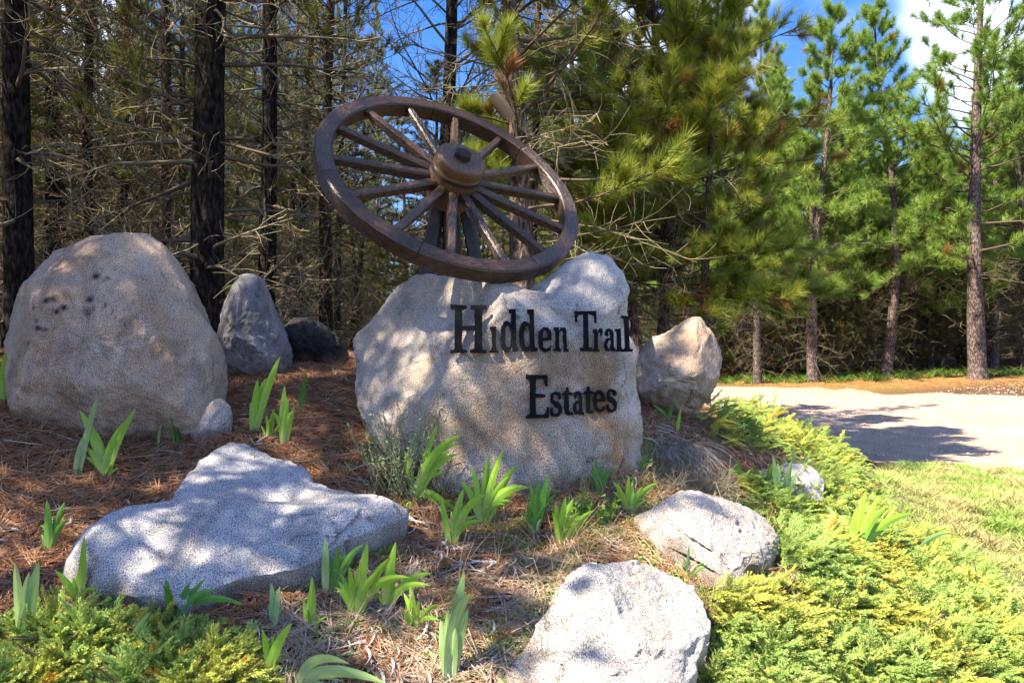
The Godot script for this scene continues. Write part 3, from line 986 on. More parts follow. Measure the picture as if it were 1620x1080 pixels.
# a box whose cross-section is bevelled, from p to q
func beam(p: Vector3, q: Vector3, side: Vector3, w0: float, h0: float, w1: float, h1: float, col: Color, bev := 0.22) -> MB:
	var mb := MB.new()
	var d := (q - p).normalized()
	var a := (side - d * side.dot(d)).normalized()
	var b := d.cross(a)
	var shape := []
	for s in [[1, -1], [1, 1], [-1, 1], [-1, -1]]:
		var x: float = s[0]
		var y: float = s[1]
		if x * y < 0:
			shape.append(Vector2(x * (1.0 - bev), y)); shape.append(Vector2(x, y * (1.0 - bev)))
		else:
			shape.append(Vector2(x, y * (1.0 - bev))); shape.append(Vector2(x * (1.0 - bev), y))
	var segs := 6
	for k in segs + 1:
		var t := float(k) / segs
		var w := lerpf(w0, w1, t) * 0.5
		var h := lerpf(h0, h1, t) * 0.5
		for s in shape:
			mb.v.append(p.lerp(q, t) + a * s.x * w + b * s.y * h)
			mb.c.append(col)
	mb.grid(segs + 1, 8, 0, true)
	for e in 2:
		var o := e * segs * 8
		var cidx := mb.v.size()
		mb.v.append(p if e == 0 else q)
		mb.c.append(col)
		for s in 8:
			mb.i.append_array([cidx, o + (s + 1) % 8, o + s] if e == 0 else [cidx, o + s, o + (s + 1) % 8])
	return mb


func facet(mb: MB) -> MB:   # flat faces, each with its own corners
	var out := MB.new()
	for k in mb.i:
		out.v.append(mb.v[k])
		out.c.append(mb.c[k])
	for t in range(0, out.v.size(), 3):
		var f := (out.v[t + 2] - out.v[t]).cross(out.v[t + 1] - out.v[t]).normalized()
		out.n.append(f); out.n.append(f); out.n.append(f)
	return out


func lathe(profile: Array, sides: int, c1: Color, c2: Color) -> MB:   # profile [radius, z], about z
	var mb := MB.new()
	for p in profile:
		for s in sides:
			var an := TAU * s / sides
			mb.v.append(Vector3(cos(an) * p[0], sin(an) * p[0], p[1]))
			mb.c.append(c1.lerp(c2, clampf(nz.get_noise_2d(cos(an) * 60.0, sin(an) * 60.0) + 0.5, 0, 1)))
	mb.grid(profile.size(), sides, 0, true)
	return mb


func wheel() -> void:
	var c := Vector3(-0.349, 2.525, -4.2)
	var n := Vector3(0.3734, 0.65, 0.6619).normalized()
	var a := Vector3.UP.cross(n).normalized()
	var b := n.cross(a)
	var t := thing("wagon_wheel", c, "dark brown wooden wagon wheel tilted on top of the lettered boulder", "wagon wheel")
	t.basis = Basis(a, b, n)
	var dark := Color(0.085, 0.046, 0.027)
	var R := 0.843
	var Ri := 0.746
	var T := 0.102
	var ph := deg_to_rad(46.7)
	var step := TAU / 14.0
	# seven felloes, two spokes each, a thin saw-cut between them
	for k in 7:
		var a0 := ph + step * (2 * k - 0.5) + 0.0028
		var a1 := ph + step * (2 * k + 1.5) - 0.0028
		var mb := MB.new()
		var sec := [[Ri + 0.008, 0.0], [R - 0.010, 0.0], [R, -0.010], [R, -T + 0.010], [R - 0.010, -T], [Ri + 0.008, -T], [Ri, -T + 0.008], [Ri, -0.008]]
		var tone := Color(0.08, 0.042, 0.024).lerp(Color(0.11, 0.06, 0.034), fmod(k * 0.37, 1.0))
		var segs := 20
		for s in segs + 1:
			var an := lerpf(a0, a1, float(s) / segs)
			for q in sec:
				mb.v.append(Vector3(cos(an) * q[0], sin(an) * q[0], q[1]))
				mb.c.append(tone)
		mb.grid(segs + 1, 8, 0, true)
		for e in 2:
			var o := e * segs * 8
			var cc := mb.v.size()
			var an := a0 if e == 0 else a1
			mb.v.append(Vector3(cos(an) * (R + Ri) * 0.5, sin(an) * (R + Ri) * 0.5, -T * 0.5))
			mb.c.append(tone)
			for s in 8:
				mb.i.append_array([cc, o + s, o + (s + 1) % 8] if e == 0 else [cc, o + (s + 1) % 8, o + s])
		# the felloe's grain runs along its own chord: turn it into its own axes
		var mid := (a0 + a1) * 0.5
		var rot := Basis(Vector3(0, 0, 1), mid + PI * 0.5)
		for s in mb.v.size(): mb.v[s] = rot.inverse() * mb.v[s]
		var fm := facet(mb)
		# facing outward
		fm = outward(fm, Vector3(0, -(R + Ri) * 0.5, -T * 0.5))
		var o2 := part("felloe", fm.mesh(M.wood_rim), t)
		o2.basis = rot
	for k in 14:
		var an := ph + step * k
		var d := Vector3(cos(an), sin(an), 0)
		var col := dark.lerp(Color(0.16, 0.088, 0.05), fmod(k * 0.61, 1.0))
		var len_ := Ri + 0.01 - 0.14
		var mb := beam(Vector3(0, 0, 0), Vector3(0, len_, 0), Vector3(0, 0, 1), 0.068, 0.056, 0.052, 0.044, col, 0.35)
		var fm := outward(facet(mb), Vector3(0, len_ * 0.5, 0))
		var o := part("spoke", fm.mesh(M.wood), t)
		o.transform = Transform3D(Basis(Vector3(0, 0, 1), an - PI * 0.5), d * 0.14 + Vector3(0, 0, -0.045))
	var prof := [[0.001, -0.20], [0.12, -0.20], [0.145, -0.185], [0.15, -0.10], [0.156, -0.085], [0.162, -0.02], [0.162, 0.03], [0.160, 0.045], [0.156, 0.06], [0.158, 0.09], [0.155, 0.115], [0.148, 0.127], [0.136, 0.132], [0.10, 0.134], [0.001, 0.134]]
	var hm := outward(facet(lathe(prof, 40, Color(0.19, 0.095, 0.04), Color(0.28, 0.14, 0.055))), Vector3.ZERO)
	var hub := part("hub", hm.mesh(M.wood), t)
	var bands := outward(facet(lathe([[0.163, 0.022], [0.165, 0.025], [0.165, 0.042], [0.163, 0.045], [0.140, 0.045], [0.140, 0.022], [0.163, 0.022]], 40, Color(0.06, 0.04, 0.03), Color(0.08, 0.05, 0.035))), Vector3(0, 0, 0.033))
	part("hub_band", bands.mesh(M.iron), hub)
	var cap := outward(facet(lathe([[0.001, 0.130], [0.050, 0.130], [0.054, 0.136], [0.054, 0.160], [0.048, 0.167], [0.001, 0.168]], 6, Color(0.05, 0.04, 0.035), Color(0.07, 0.05, 0.04))), Vector3(0, 0, 0.155))
	part("axle_nut", cap.mesh(M.iron), t)
	# two rough timbers carry the hub from the boulder's top
	var posts := [[Vector3(-0.47, 2.40, -4.40), Vector3(-0.58, 1.70, -4.30), 0.09], [Vector3(-0.40, 2.38, -4.42), Vector3(-0.36, 1.66, -4.36), 0.11], [Vector3(-0.30, 2.36, -4.40), Vector3(-0.16, 1.66, -4.34), 0.085]]
	var labs := ["left slanting timber prop under the wagon wheel's hub", "thick upright timber prop behind the wagon wheel's hub", "right slanting timber prop under the wagon wheel's hub"]
	for k in 3:
		var p: Vector3 = posts[k][0]
		var q: Vector3 = posts[k][1]
		var mb := beam(p - q, Vector3.ZERO, Vector3(1, 0, 0.2), posts[k][2] * 0.9, posts[k][2] * 0.8, posts[k][2], posts[k][2], Color(0.075, 0.048, 0.03), 0.3)
		single("timber_prop", outward(facet(mb), (p - q) * 0.5).mesh(M.wood), q, labs[k], "timber prop", "timber props of the wheel")


func outward(mb: MB, from: Vector3) -> MB:
	var s := 0.0
	for k in range(0, mb.v.size(), 3):
		var area := (mb.v[k + 2] - mb.v[k]).cross(mb.v[k + 1] - mb.v[k]).length()
		s += mb.n[k].dot(mb.v[k] - from) * area
	if s < 0.0:
		for k in range(0, mb.v.size(), 3):
			var x := mb.v[k + 1]
			mb.v[k + 1] = mb.v[k + 2]
			mb.v[k + 2] = x
			for q in 3: mb.n[k + q] = -mb.n[k + q]
	return mb


# ---------------------------------------------------------------- trees by the boulders
var protos := []
var lit_protos := []


func near_pines() -> void:
	var ncol := Color(0.11, 0.14, 0.028)
	var ncol2 := Color(0.23, 0.235, 0.045)
	var forest := {"H": 13.5, "r": 0.125, "green": 4.6, "limbs": 110, "L": 1.8, "twigs": 9, "needles": 18, "nlen": 0.2, "nw": 0.010, "dead_n": 190, "dead_from": 0.25, "dead_to": 6.5, "dead_len": 1.5, "dead_twigs": 9, "dead_tone": 0.72, "col": ncol, "col2": ncol2, "brown": 0.05, "along": 2, "sides": 10}
	for k in 4:
		var o := forest.duplicate()
		o.seed = 100 + k
		o.H = 12.5 + k * 0.9
		o.green = [1.6, 3.2, 2.2, 4.0][k]
		o.sway = 0.1 + 0.05 * k
		protos.append(pine_proto(o))
	# two dark trunks rising behind the rounded boulder, and their neighbours
	var dark := forest.duplicate()
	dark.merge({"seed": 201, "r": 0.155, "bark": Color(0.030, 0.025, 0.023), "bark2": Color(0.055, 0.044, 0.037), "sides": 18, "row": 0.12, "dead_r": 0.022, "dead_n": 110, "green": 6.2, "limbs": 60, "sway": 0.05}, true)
	var pd := pine_proto(dark)
	dark.seed = 202
	dark.sway = 0.08
	var pd2 := pine_proto(dark)
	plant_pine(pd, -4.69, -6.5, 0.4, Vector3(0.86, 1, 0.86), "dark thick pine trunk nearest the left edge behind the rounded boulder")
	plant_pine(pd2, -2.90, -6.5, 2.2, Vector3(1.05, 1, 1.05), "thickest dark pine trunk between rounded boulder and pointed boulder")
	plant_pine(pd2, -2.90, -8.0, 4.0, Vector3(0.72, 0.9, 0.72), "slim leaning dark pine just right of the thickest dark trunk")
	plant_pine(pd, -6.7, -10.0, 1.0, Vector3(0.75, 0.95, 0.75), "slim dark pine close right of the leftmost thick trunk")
	plant_pine(protos[0], -6.8, -12.0, 1.0, Vector3(0.6, 0.9, 0.6), "thin pale-barked pine above the rounded boulder's top")
	# a nearly bare pine against the sky above the wheel
	var bare := forest.duplicate()
	bare.merge({"seed": 211, "r": 0.115, "green": 6.5, "limbs": 16, "L": 1.0, "dead_n": 75, "dead_from": 1.5, "dead_to": 6.8, "dead_len": 1.9, "dead_r": 0.017, "dead_up0": 0.25, "dead_up1": 0.9, "bark": Color(0.05, 0.045, 0.045), "bark2": Color(0.08, 0.07, 0.065), "sides": 14, "H": 9.5}, true)
	plant_pine(pine_proto(bare), -0.92, -8.0, 0.0, Vector3.ONE, "nearly bare dark pine against blue sky above the wheel's hub")
	# the bushy pines right of the wheel, their limbs reaching into the light
	var bushy := {"H": 8.6, "r": 0.15, "green": 1.5, "limbs": 105, "L": 2.5, "twigs": 15, "needles": 46, "nlen": 0.19, "nw": 0.0047, "spread": 0.8, "dead_n": 70, "dead_from": 1.0, "dead_to": 5.5, "dead_len": 2.0, "dead_twigs": 14, "dead_tone": 0.75, "dead_r": 0.013, "col": Color(0.14, 0.195, 0.025), "col2": Color(0.35, 0.385, 0.05), "brown": 0.10, "along": 4, "bare": 0.42, "taper": 0.7, "sides": 18, "row": 0.12, "side": Vector3(1, 0, 0.25), "side_min": 0.22, "bark": Color(0.17, 0.12, 0.10), "bark2": Color(0.30, 0.22, 0.18), "seed": 221, "up0": 0.1, "up1": 0.8}
	var h1 := plant_pine(pine_proto(bushy), 0.07, -7.0, 0.0, Vector3.ONE, "bushy pine with pinkish grey trunk rising behind the wheel's right side")
	var st := MB.new()
	st.tube([Vector3(0, 0, 0), Vector3(-0.09, 0.10, 0.05), Vector3(-0.17, 0.17, 0.08), Vector3(-0.172, 0.172, 0.081)], 0.075, 0.06, 10, Color(0.36, 0.25, 0.16), Color(0.42, 0.30, 0.19))
	var stub := part("branch_stub", st.mesh(M.twig), h1)
	stub.position = Vector3(-0.10, 3.80 - h1.position.y, 0.06)
	var b2 := bushy.duplicate()
	b2.merge({"seed": 222, "r": 0.10, "H": 7.9, "green": 1.35, "limbs": 185, "crowd": 1.25, "taper": 0.6, "up0": 0.05, "L": 2.0, "side": Vector3(0.5, 0, 0.9), "side_min": 0.75, "bare": 0.38, "dead_n": 110, "brown": 0.10, "dead_len": 1.5}, true)
	plant_pine(pine_proto(b2), 1.83, -8.6, 0.0, Vector3.ONE, "bushiest yellow-green pine filling the middle right of the wood edge")
	var b3 := bushy.duplicate()
	b3.merge({"seed": 223, "r": 0.11, "H": 8.0, "green": 2.0, "limbs": 85, "L": 1.7, "side_min": 0.8, "needles": 26, "nw": 0.007, "dead_n": 40, "brown": 0.06}, true)
	var pb3 := pine_proto(b3)
	plant_pine(pb3, 2.1, -11.0, 0.0, Vector3.ONE, "bushy pine behind the bushiest one, beside the road", "")
	plant_pine(pb3, 2.25, -7.9, 1.2, Vector3(0.6, 0.72, 0.6), "shorter bushy pine in front of the bushiest one, above the right-hand boulder", "")
	plant_pine(pb3, 0.9, -12.5, 2.0, Vector3(1, 1.1, 1), "bushy pine set back between the two largest bushy pines", "")
	# pines just outside the left of the view, whose shade falls on the boulders
	var shade := [[-6.8, -2.3, 1.0, 0.85], [-5.2, -2.9, 3.0, 0.66], [-8.6, -1.2, 2.0, 1.0], [-8.2, -3.6, 5.0, 1.0], [-6.2, -4.6, 4.0, 0.9], [-10.5, -2.5, 0.5, 1.05], [-6.9, -1.7, 1.2, 0.95]]
	var sparse := forest.duplicate()
	sparse.merge({"seed": 231, "green": 4.0, "limbs": 56, "L": 1.9, "twigs": 8, "needles": 19, "dead_n": 60, "H": 12.5}, true)
	var sp := pine_proto(sparse)
	sparse.merge({"seed": 232, "green": 3.4, "limbs": 80, "L": 1.35, "twigs": 10, "needles": 24, "H": 8.8, "sway": 0.05, "taper": 0.5}, true)
	plant_pine(pine_proto(sparse), -4.1, -1.75, 0.0, Vector3.ONE, "compact dense pine beyond the left edge, shading the lettered boulder")
	for s in shade:
		plant_pine(sp, s[0], s[1], s[2], Vector3(1, s[3], 1), "tall pine just beyond the left edge of the view, shading the boulders", "pines left of the view")


func far_pines() -> void:
	# sunlit pines across the road
	var lit := {"H": 12.6, "r": 0.2, "green": 3.4, "limbs": 95, "L": 2.9, "twigs": 13, "needles": 20, "nlen": 0.27, "nw": 0.013, "spread": 1.05, "dead_n": 60, "dead_tone": 0.5, "dead_from": 0.5, "dead_to": 4.2, "dead_len": 1.6, "dead_twigs": 6, "col": Color(0.13, 0.23, 0.035), "col2": Color(0.26, 0.37, 0.065), "brown": 0.015, "along": 4, "bare": 0.3, "bark": Color(0.19, 0.14, 0.125), "bark2": Color(0.30, 0.23, 0.21), "sides": 12, "up0": 0.0, "up1": 0.9, "taper": 0.75}
	for k in 4:
		var o := lit.duplicate()
		o.seed = 300 + k
		o.H = [12.8, 11.5, 13.4, 10.5][k]
		o.green = [3.4, 2.9, 3.0, 2.4][k]
		o.sway = [0.08, 0.3, 0.1, 0.2][k]
		o.dead_n = [90, 90, 40, 160][k]
		if k == 2: o.merge({"L": 3.5, "limbs": 95, "r": 0.25}, true)
		lit_protos.append(pine_proto(o))
	var spots := [
		[8.25, -22.9, 0, 0.0, 0.72, 1.0, "slim pale-trunked pine first in the row across the road"],
		[10.0, -22.6, 1, 1.0, 0.95, 1.08, "pinkish trunked pine second in the row across the road"],
		[12.35, -22.6, 1, 3.0, 0.9, 1.1, "curved grey-trunked pine third in the row across the road"],
		[14.0, -20.5, 2, 0.5, 1.0, 1.12, "tallest open-crowned pine across the road with thick straight trunk"],
		[17.3, -24.5, 0, 2.0, 0.8, 0.95, "dark trunked pine right of the tallest one across the road"],
		[16.6, -22.0, 3, 4.0, 1.0, 1.0, "pine cut by the right edge of the view across the road"],
		[15.6, -25.5, 3, 1.5, 0.8, 0.8, "shorter dark pine left of the tallest one across the road"],
		[6.6, -25.0, 3, 0.7, 1.0, 1.1, "bushy pine left of the row, at the road's bend"],
		[9.2, -27.0, 1, 2.6, 1.0, 0.85, "bright green pine set back behind the first of the roadside row"],
		[13.4, -28.0, 3, 3.3, 1.1, 0.95, "bright green pine set back left of the tallest one"],
		[18.6, -26.5, 1, 1.9, 1.1, 0.9, "bright green pine set back near the right edge of the view"],
		[11.3, -25.5, 0, 5.0, 0.8, 0.85, "pine set back between second and third of the roadside row"]]
	for s in spots:
		plant_pine(lit_protos[s[2]], s[0], s[1], s[3], Vector3(s[4], s[5], s[4]), s[6])
	# a thin forked pine among them
	var fk := thing("forked_tree", gp(14.1, -24.0), "thin dark forked tree among the pines across the road", "tree")
	var fm := MB.new()
	fm.tube([Vector3(0, -0.2, 0), Vector3(0.02, 1.2, 0), Vector3(-0.02, 2.4, 0)], 0.11, 0.09, 8, Color(0.07, 0.055, 0.05), Color(0.08, 0.06, 0.05))
	part("trunk", fm.mesh(M.bark), fk)
	for s in [-1.0, 1.0]:
		var lm := MB.new()
		lm.tube([Vector3(-0.02, 2.3, 0), Vector3(0.12 * s, 3.0, 0.05), Vector3(0.45 * s + 0.1, 4.2, 0.1), Vector3(0.7 * s + 0.2, 5.6, 0.1)], 0.08, 0.03, 7, Color(0.08, 0.06, 0.05), Color(0.09, 0.07, 0.06))
		part("limb", lm.mesh(M.bark), fk)
	# the wood behind the boulders
	rng.seed = 77
	var taken := [Vector2(-4.69, -6.5), Vector2(-2.9, -6.5), Vector2(-2.9, -8), Vector2(-6.7, -10), Vector2(-0.92, -8), Vector2(0.07, -7), Vector2(1.83, -8.6), Vector2(2.1, -11), Vector2(0.9, -12.5)]
	var made := 0
	for k in 4000:
		if made >= 50: break
		var z := -rf(7.5, 18.5)
		var x := rf(-0.85 * -z - 3.0, 2.0)
		if z < -13.0 and x > lerpf(1.5, -4.0, clampf((-z - 13.0) / 5.0, 0, 1)): continue
		var u := x / -z
		var gap := u > -0.25 and u < -0.02
		if u > 0.05 and z > -9.0: continue
		if x > -3.4 and z > -10.0: continue
		var ok := true
		for t in taken:
			if t.distance_to(Vector2(x, z)) < 1.15: ok = false; break
		if not ok: continue
		taken.append(Vector2(x, z))
		var s := rf(0.55, 0.85)
		plant_pine(protos[rng.randi() % 4], x, z, rf(0, TAU), Vector3(s, rf(0.30, 0.38) if gap else rf(0.75, 1.05), s), "slim dark pine inside the wood behind the boulders", "pines inside the wood behind the boulders")
		made += 1
	# the wood across the road
	made = 0
	for k in 6000:
		if made >= 190: break
		var z := -rf(25.0, 46.0)
		var x := rf(-34.0, 36.0)
		if absf(x) > -z * 0.85 + 2.0: continue
		if x < 6.0 and z > -28.0: continue
		var ok := true
		for t in taken:
			if t.distance_to(Vector2(x, z)) < 1.9: ok = false; break
		if not ok: continue
		taken.append(Vector2(x, z))
		var u := x / -z
		var pr: Node3D = lit_protos[[0, 1, 3][rng.randi() % 3]] if u > 0.0 and rng.randf() < 0.7 else protos[rng.randi() % 4]
		var hs := rf(0.78, 0.98) if u > 0.42 else rf(0.85, 1.1)
		if u > -0.19 and u < -0.05:
			if z > -36.0: continue
			hs *= 0.6
		elif u < 0.1: hs *= 1.3
		var s := rf(0.6, 0.9)
		plant_pine(pr, x, z, rf(0, TAU), Vector3(s, hs, s), "pine standing in the wood across the road", "pines in the wood across the road")
		made += 1
	# young pines thicken the wood's edge across the road
	var young := {"H": 3.6, "r": 0.045, "green": 0.25, "limbs": 60, "L": 1.25, "twigs": 6, "needles": 14, "nlen": 0.2, "nw": 0.014, "dead_n": 60, "dead_tone": 0.6, "dead_from": 0.1, "dead_to": 2.2, "dead_len": 1.3, "dead_twigs": 7, "dead_r": 0.012, "col": Color(0.06, 0.085, 0.02), "col2": Color(0.13, 0.14, 0.035), "brown": 0.12, "along": 2, "sides": 7, "bare": 0.3}
	var yp := []
	for k in 2:
		young.seed = 390 + k
		yp.append(pine_proto(young))
	rng.seed = 78
	made = 0
	for k in 4000:
		if made >= 95: break
		var x := rf(-26.0, 25.0)
		var z := -rf(24.2, 31.0)
		var edge := -24.3 + maxf(0.0, x - 6.5) * 0.32 if x > 0.0 else -28.5
		if z > edge or absf(x) > -z * 0.85: continue
		var ok := true
		for t in taken:
			if t.distance_to(Vector2(x, z)) < 0.95: ok = false; break
		if not ok: continue
		taken.append(Vector2(x, z))
		var s := rf(0.6, 1.15)
		plant_pine(yp[rng.randi() % 2], x, z, rf(0, TAU), Vector3(s, s, s), "young bushy pine filling the wood's edge across the road", "young pines across the road")
		made += 1
	# beyond them single trees can no longer be told apart
	var o := {"H": 12.0, "r": 0.14, "green": 0.6, "limbs": 46, "L": 2.0, "twigs": 6, "needles": 10, "nlen": 0.34, "nw": 0.04, "dead_n": 0, "col": Color(0.06, 0.10, 0.02), "col2": Color(0.11, 0.15, 0.035), "along": 2, "sides": 6, "row": 1.0, "seed": 400}
	var m := pine(o)
	var xf := []
	for k in 900:
		var z := -rf(46.0, 85.0)
		var x := rf(-85.0, 85.0)
		if absf(x) > -z * 0.95 + 4.0: continue
		var u := x / -z
		var s := rf(0.8, 1.15)
		if (u > -0.2 and u < -0.03): s *= 0.75
		xf.append(Transform3D(Basis(Vector3.UP, rf(0, TAU)).scaled(Vector3(s, s, s)), gp(x, z)))
	var both := ArrayMesh.new()
	for part_ in ["trunk", "limbs", "needles"]:
		var src: ArrayMesh = m[part_]
		both.add_surface_from_arrays(Mesh.PRIMITIVE_TRIANGLES, src.surface_get_arrays(0))
		both.surface_set_material(both.get_surface_count() - 1, src.surface_get_material(0))
	tag(scatter("distant_wood", both, xf, [], self), "distant pine wood closing the view behind the nearer trees", "wood")


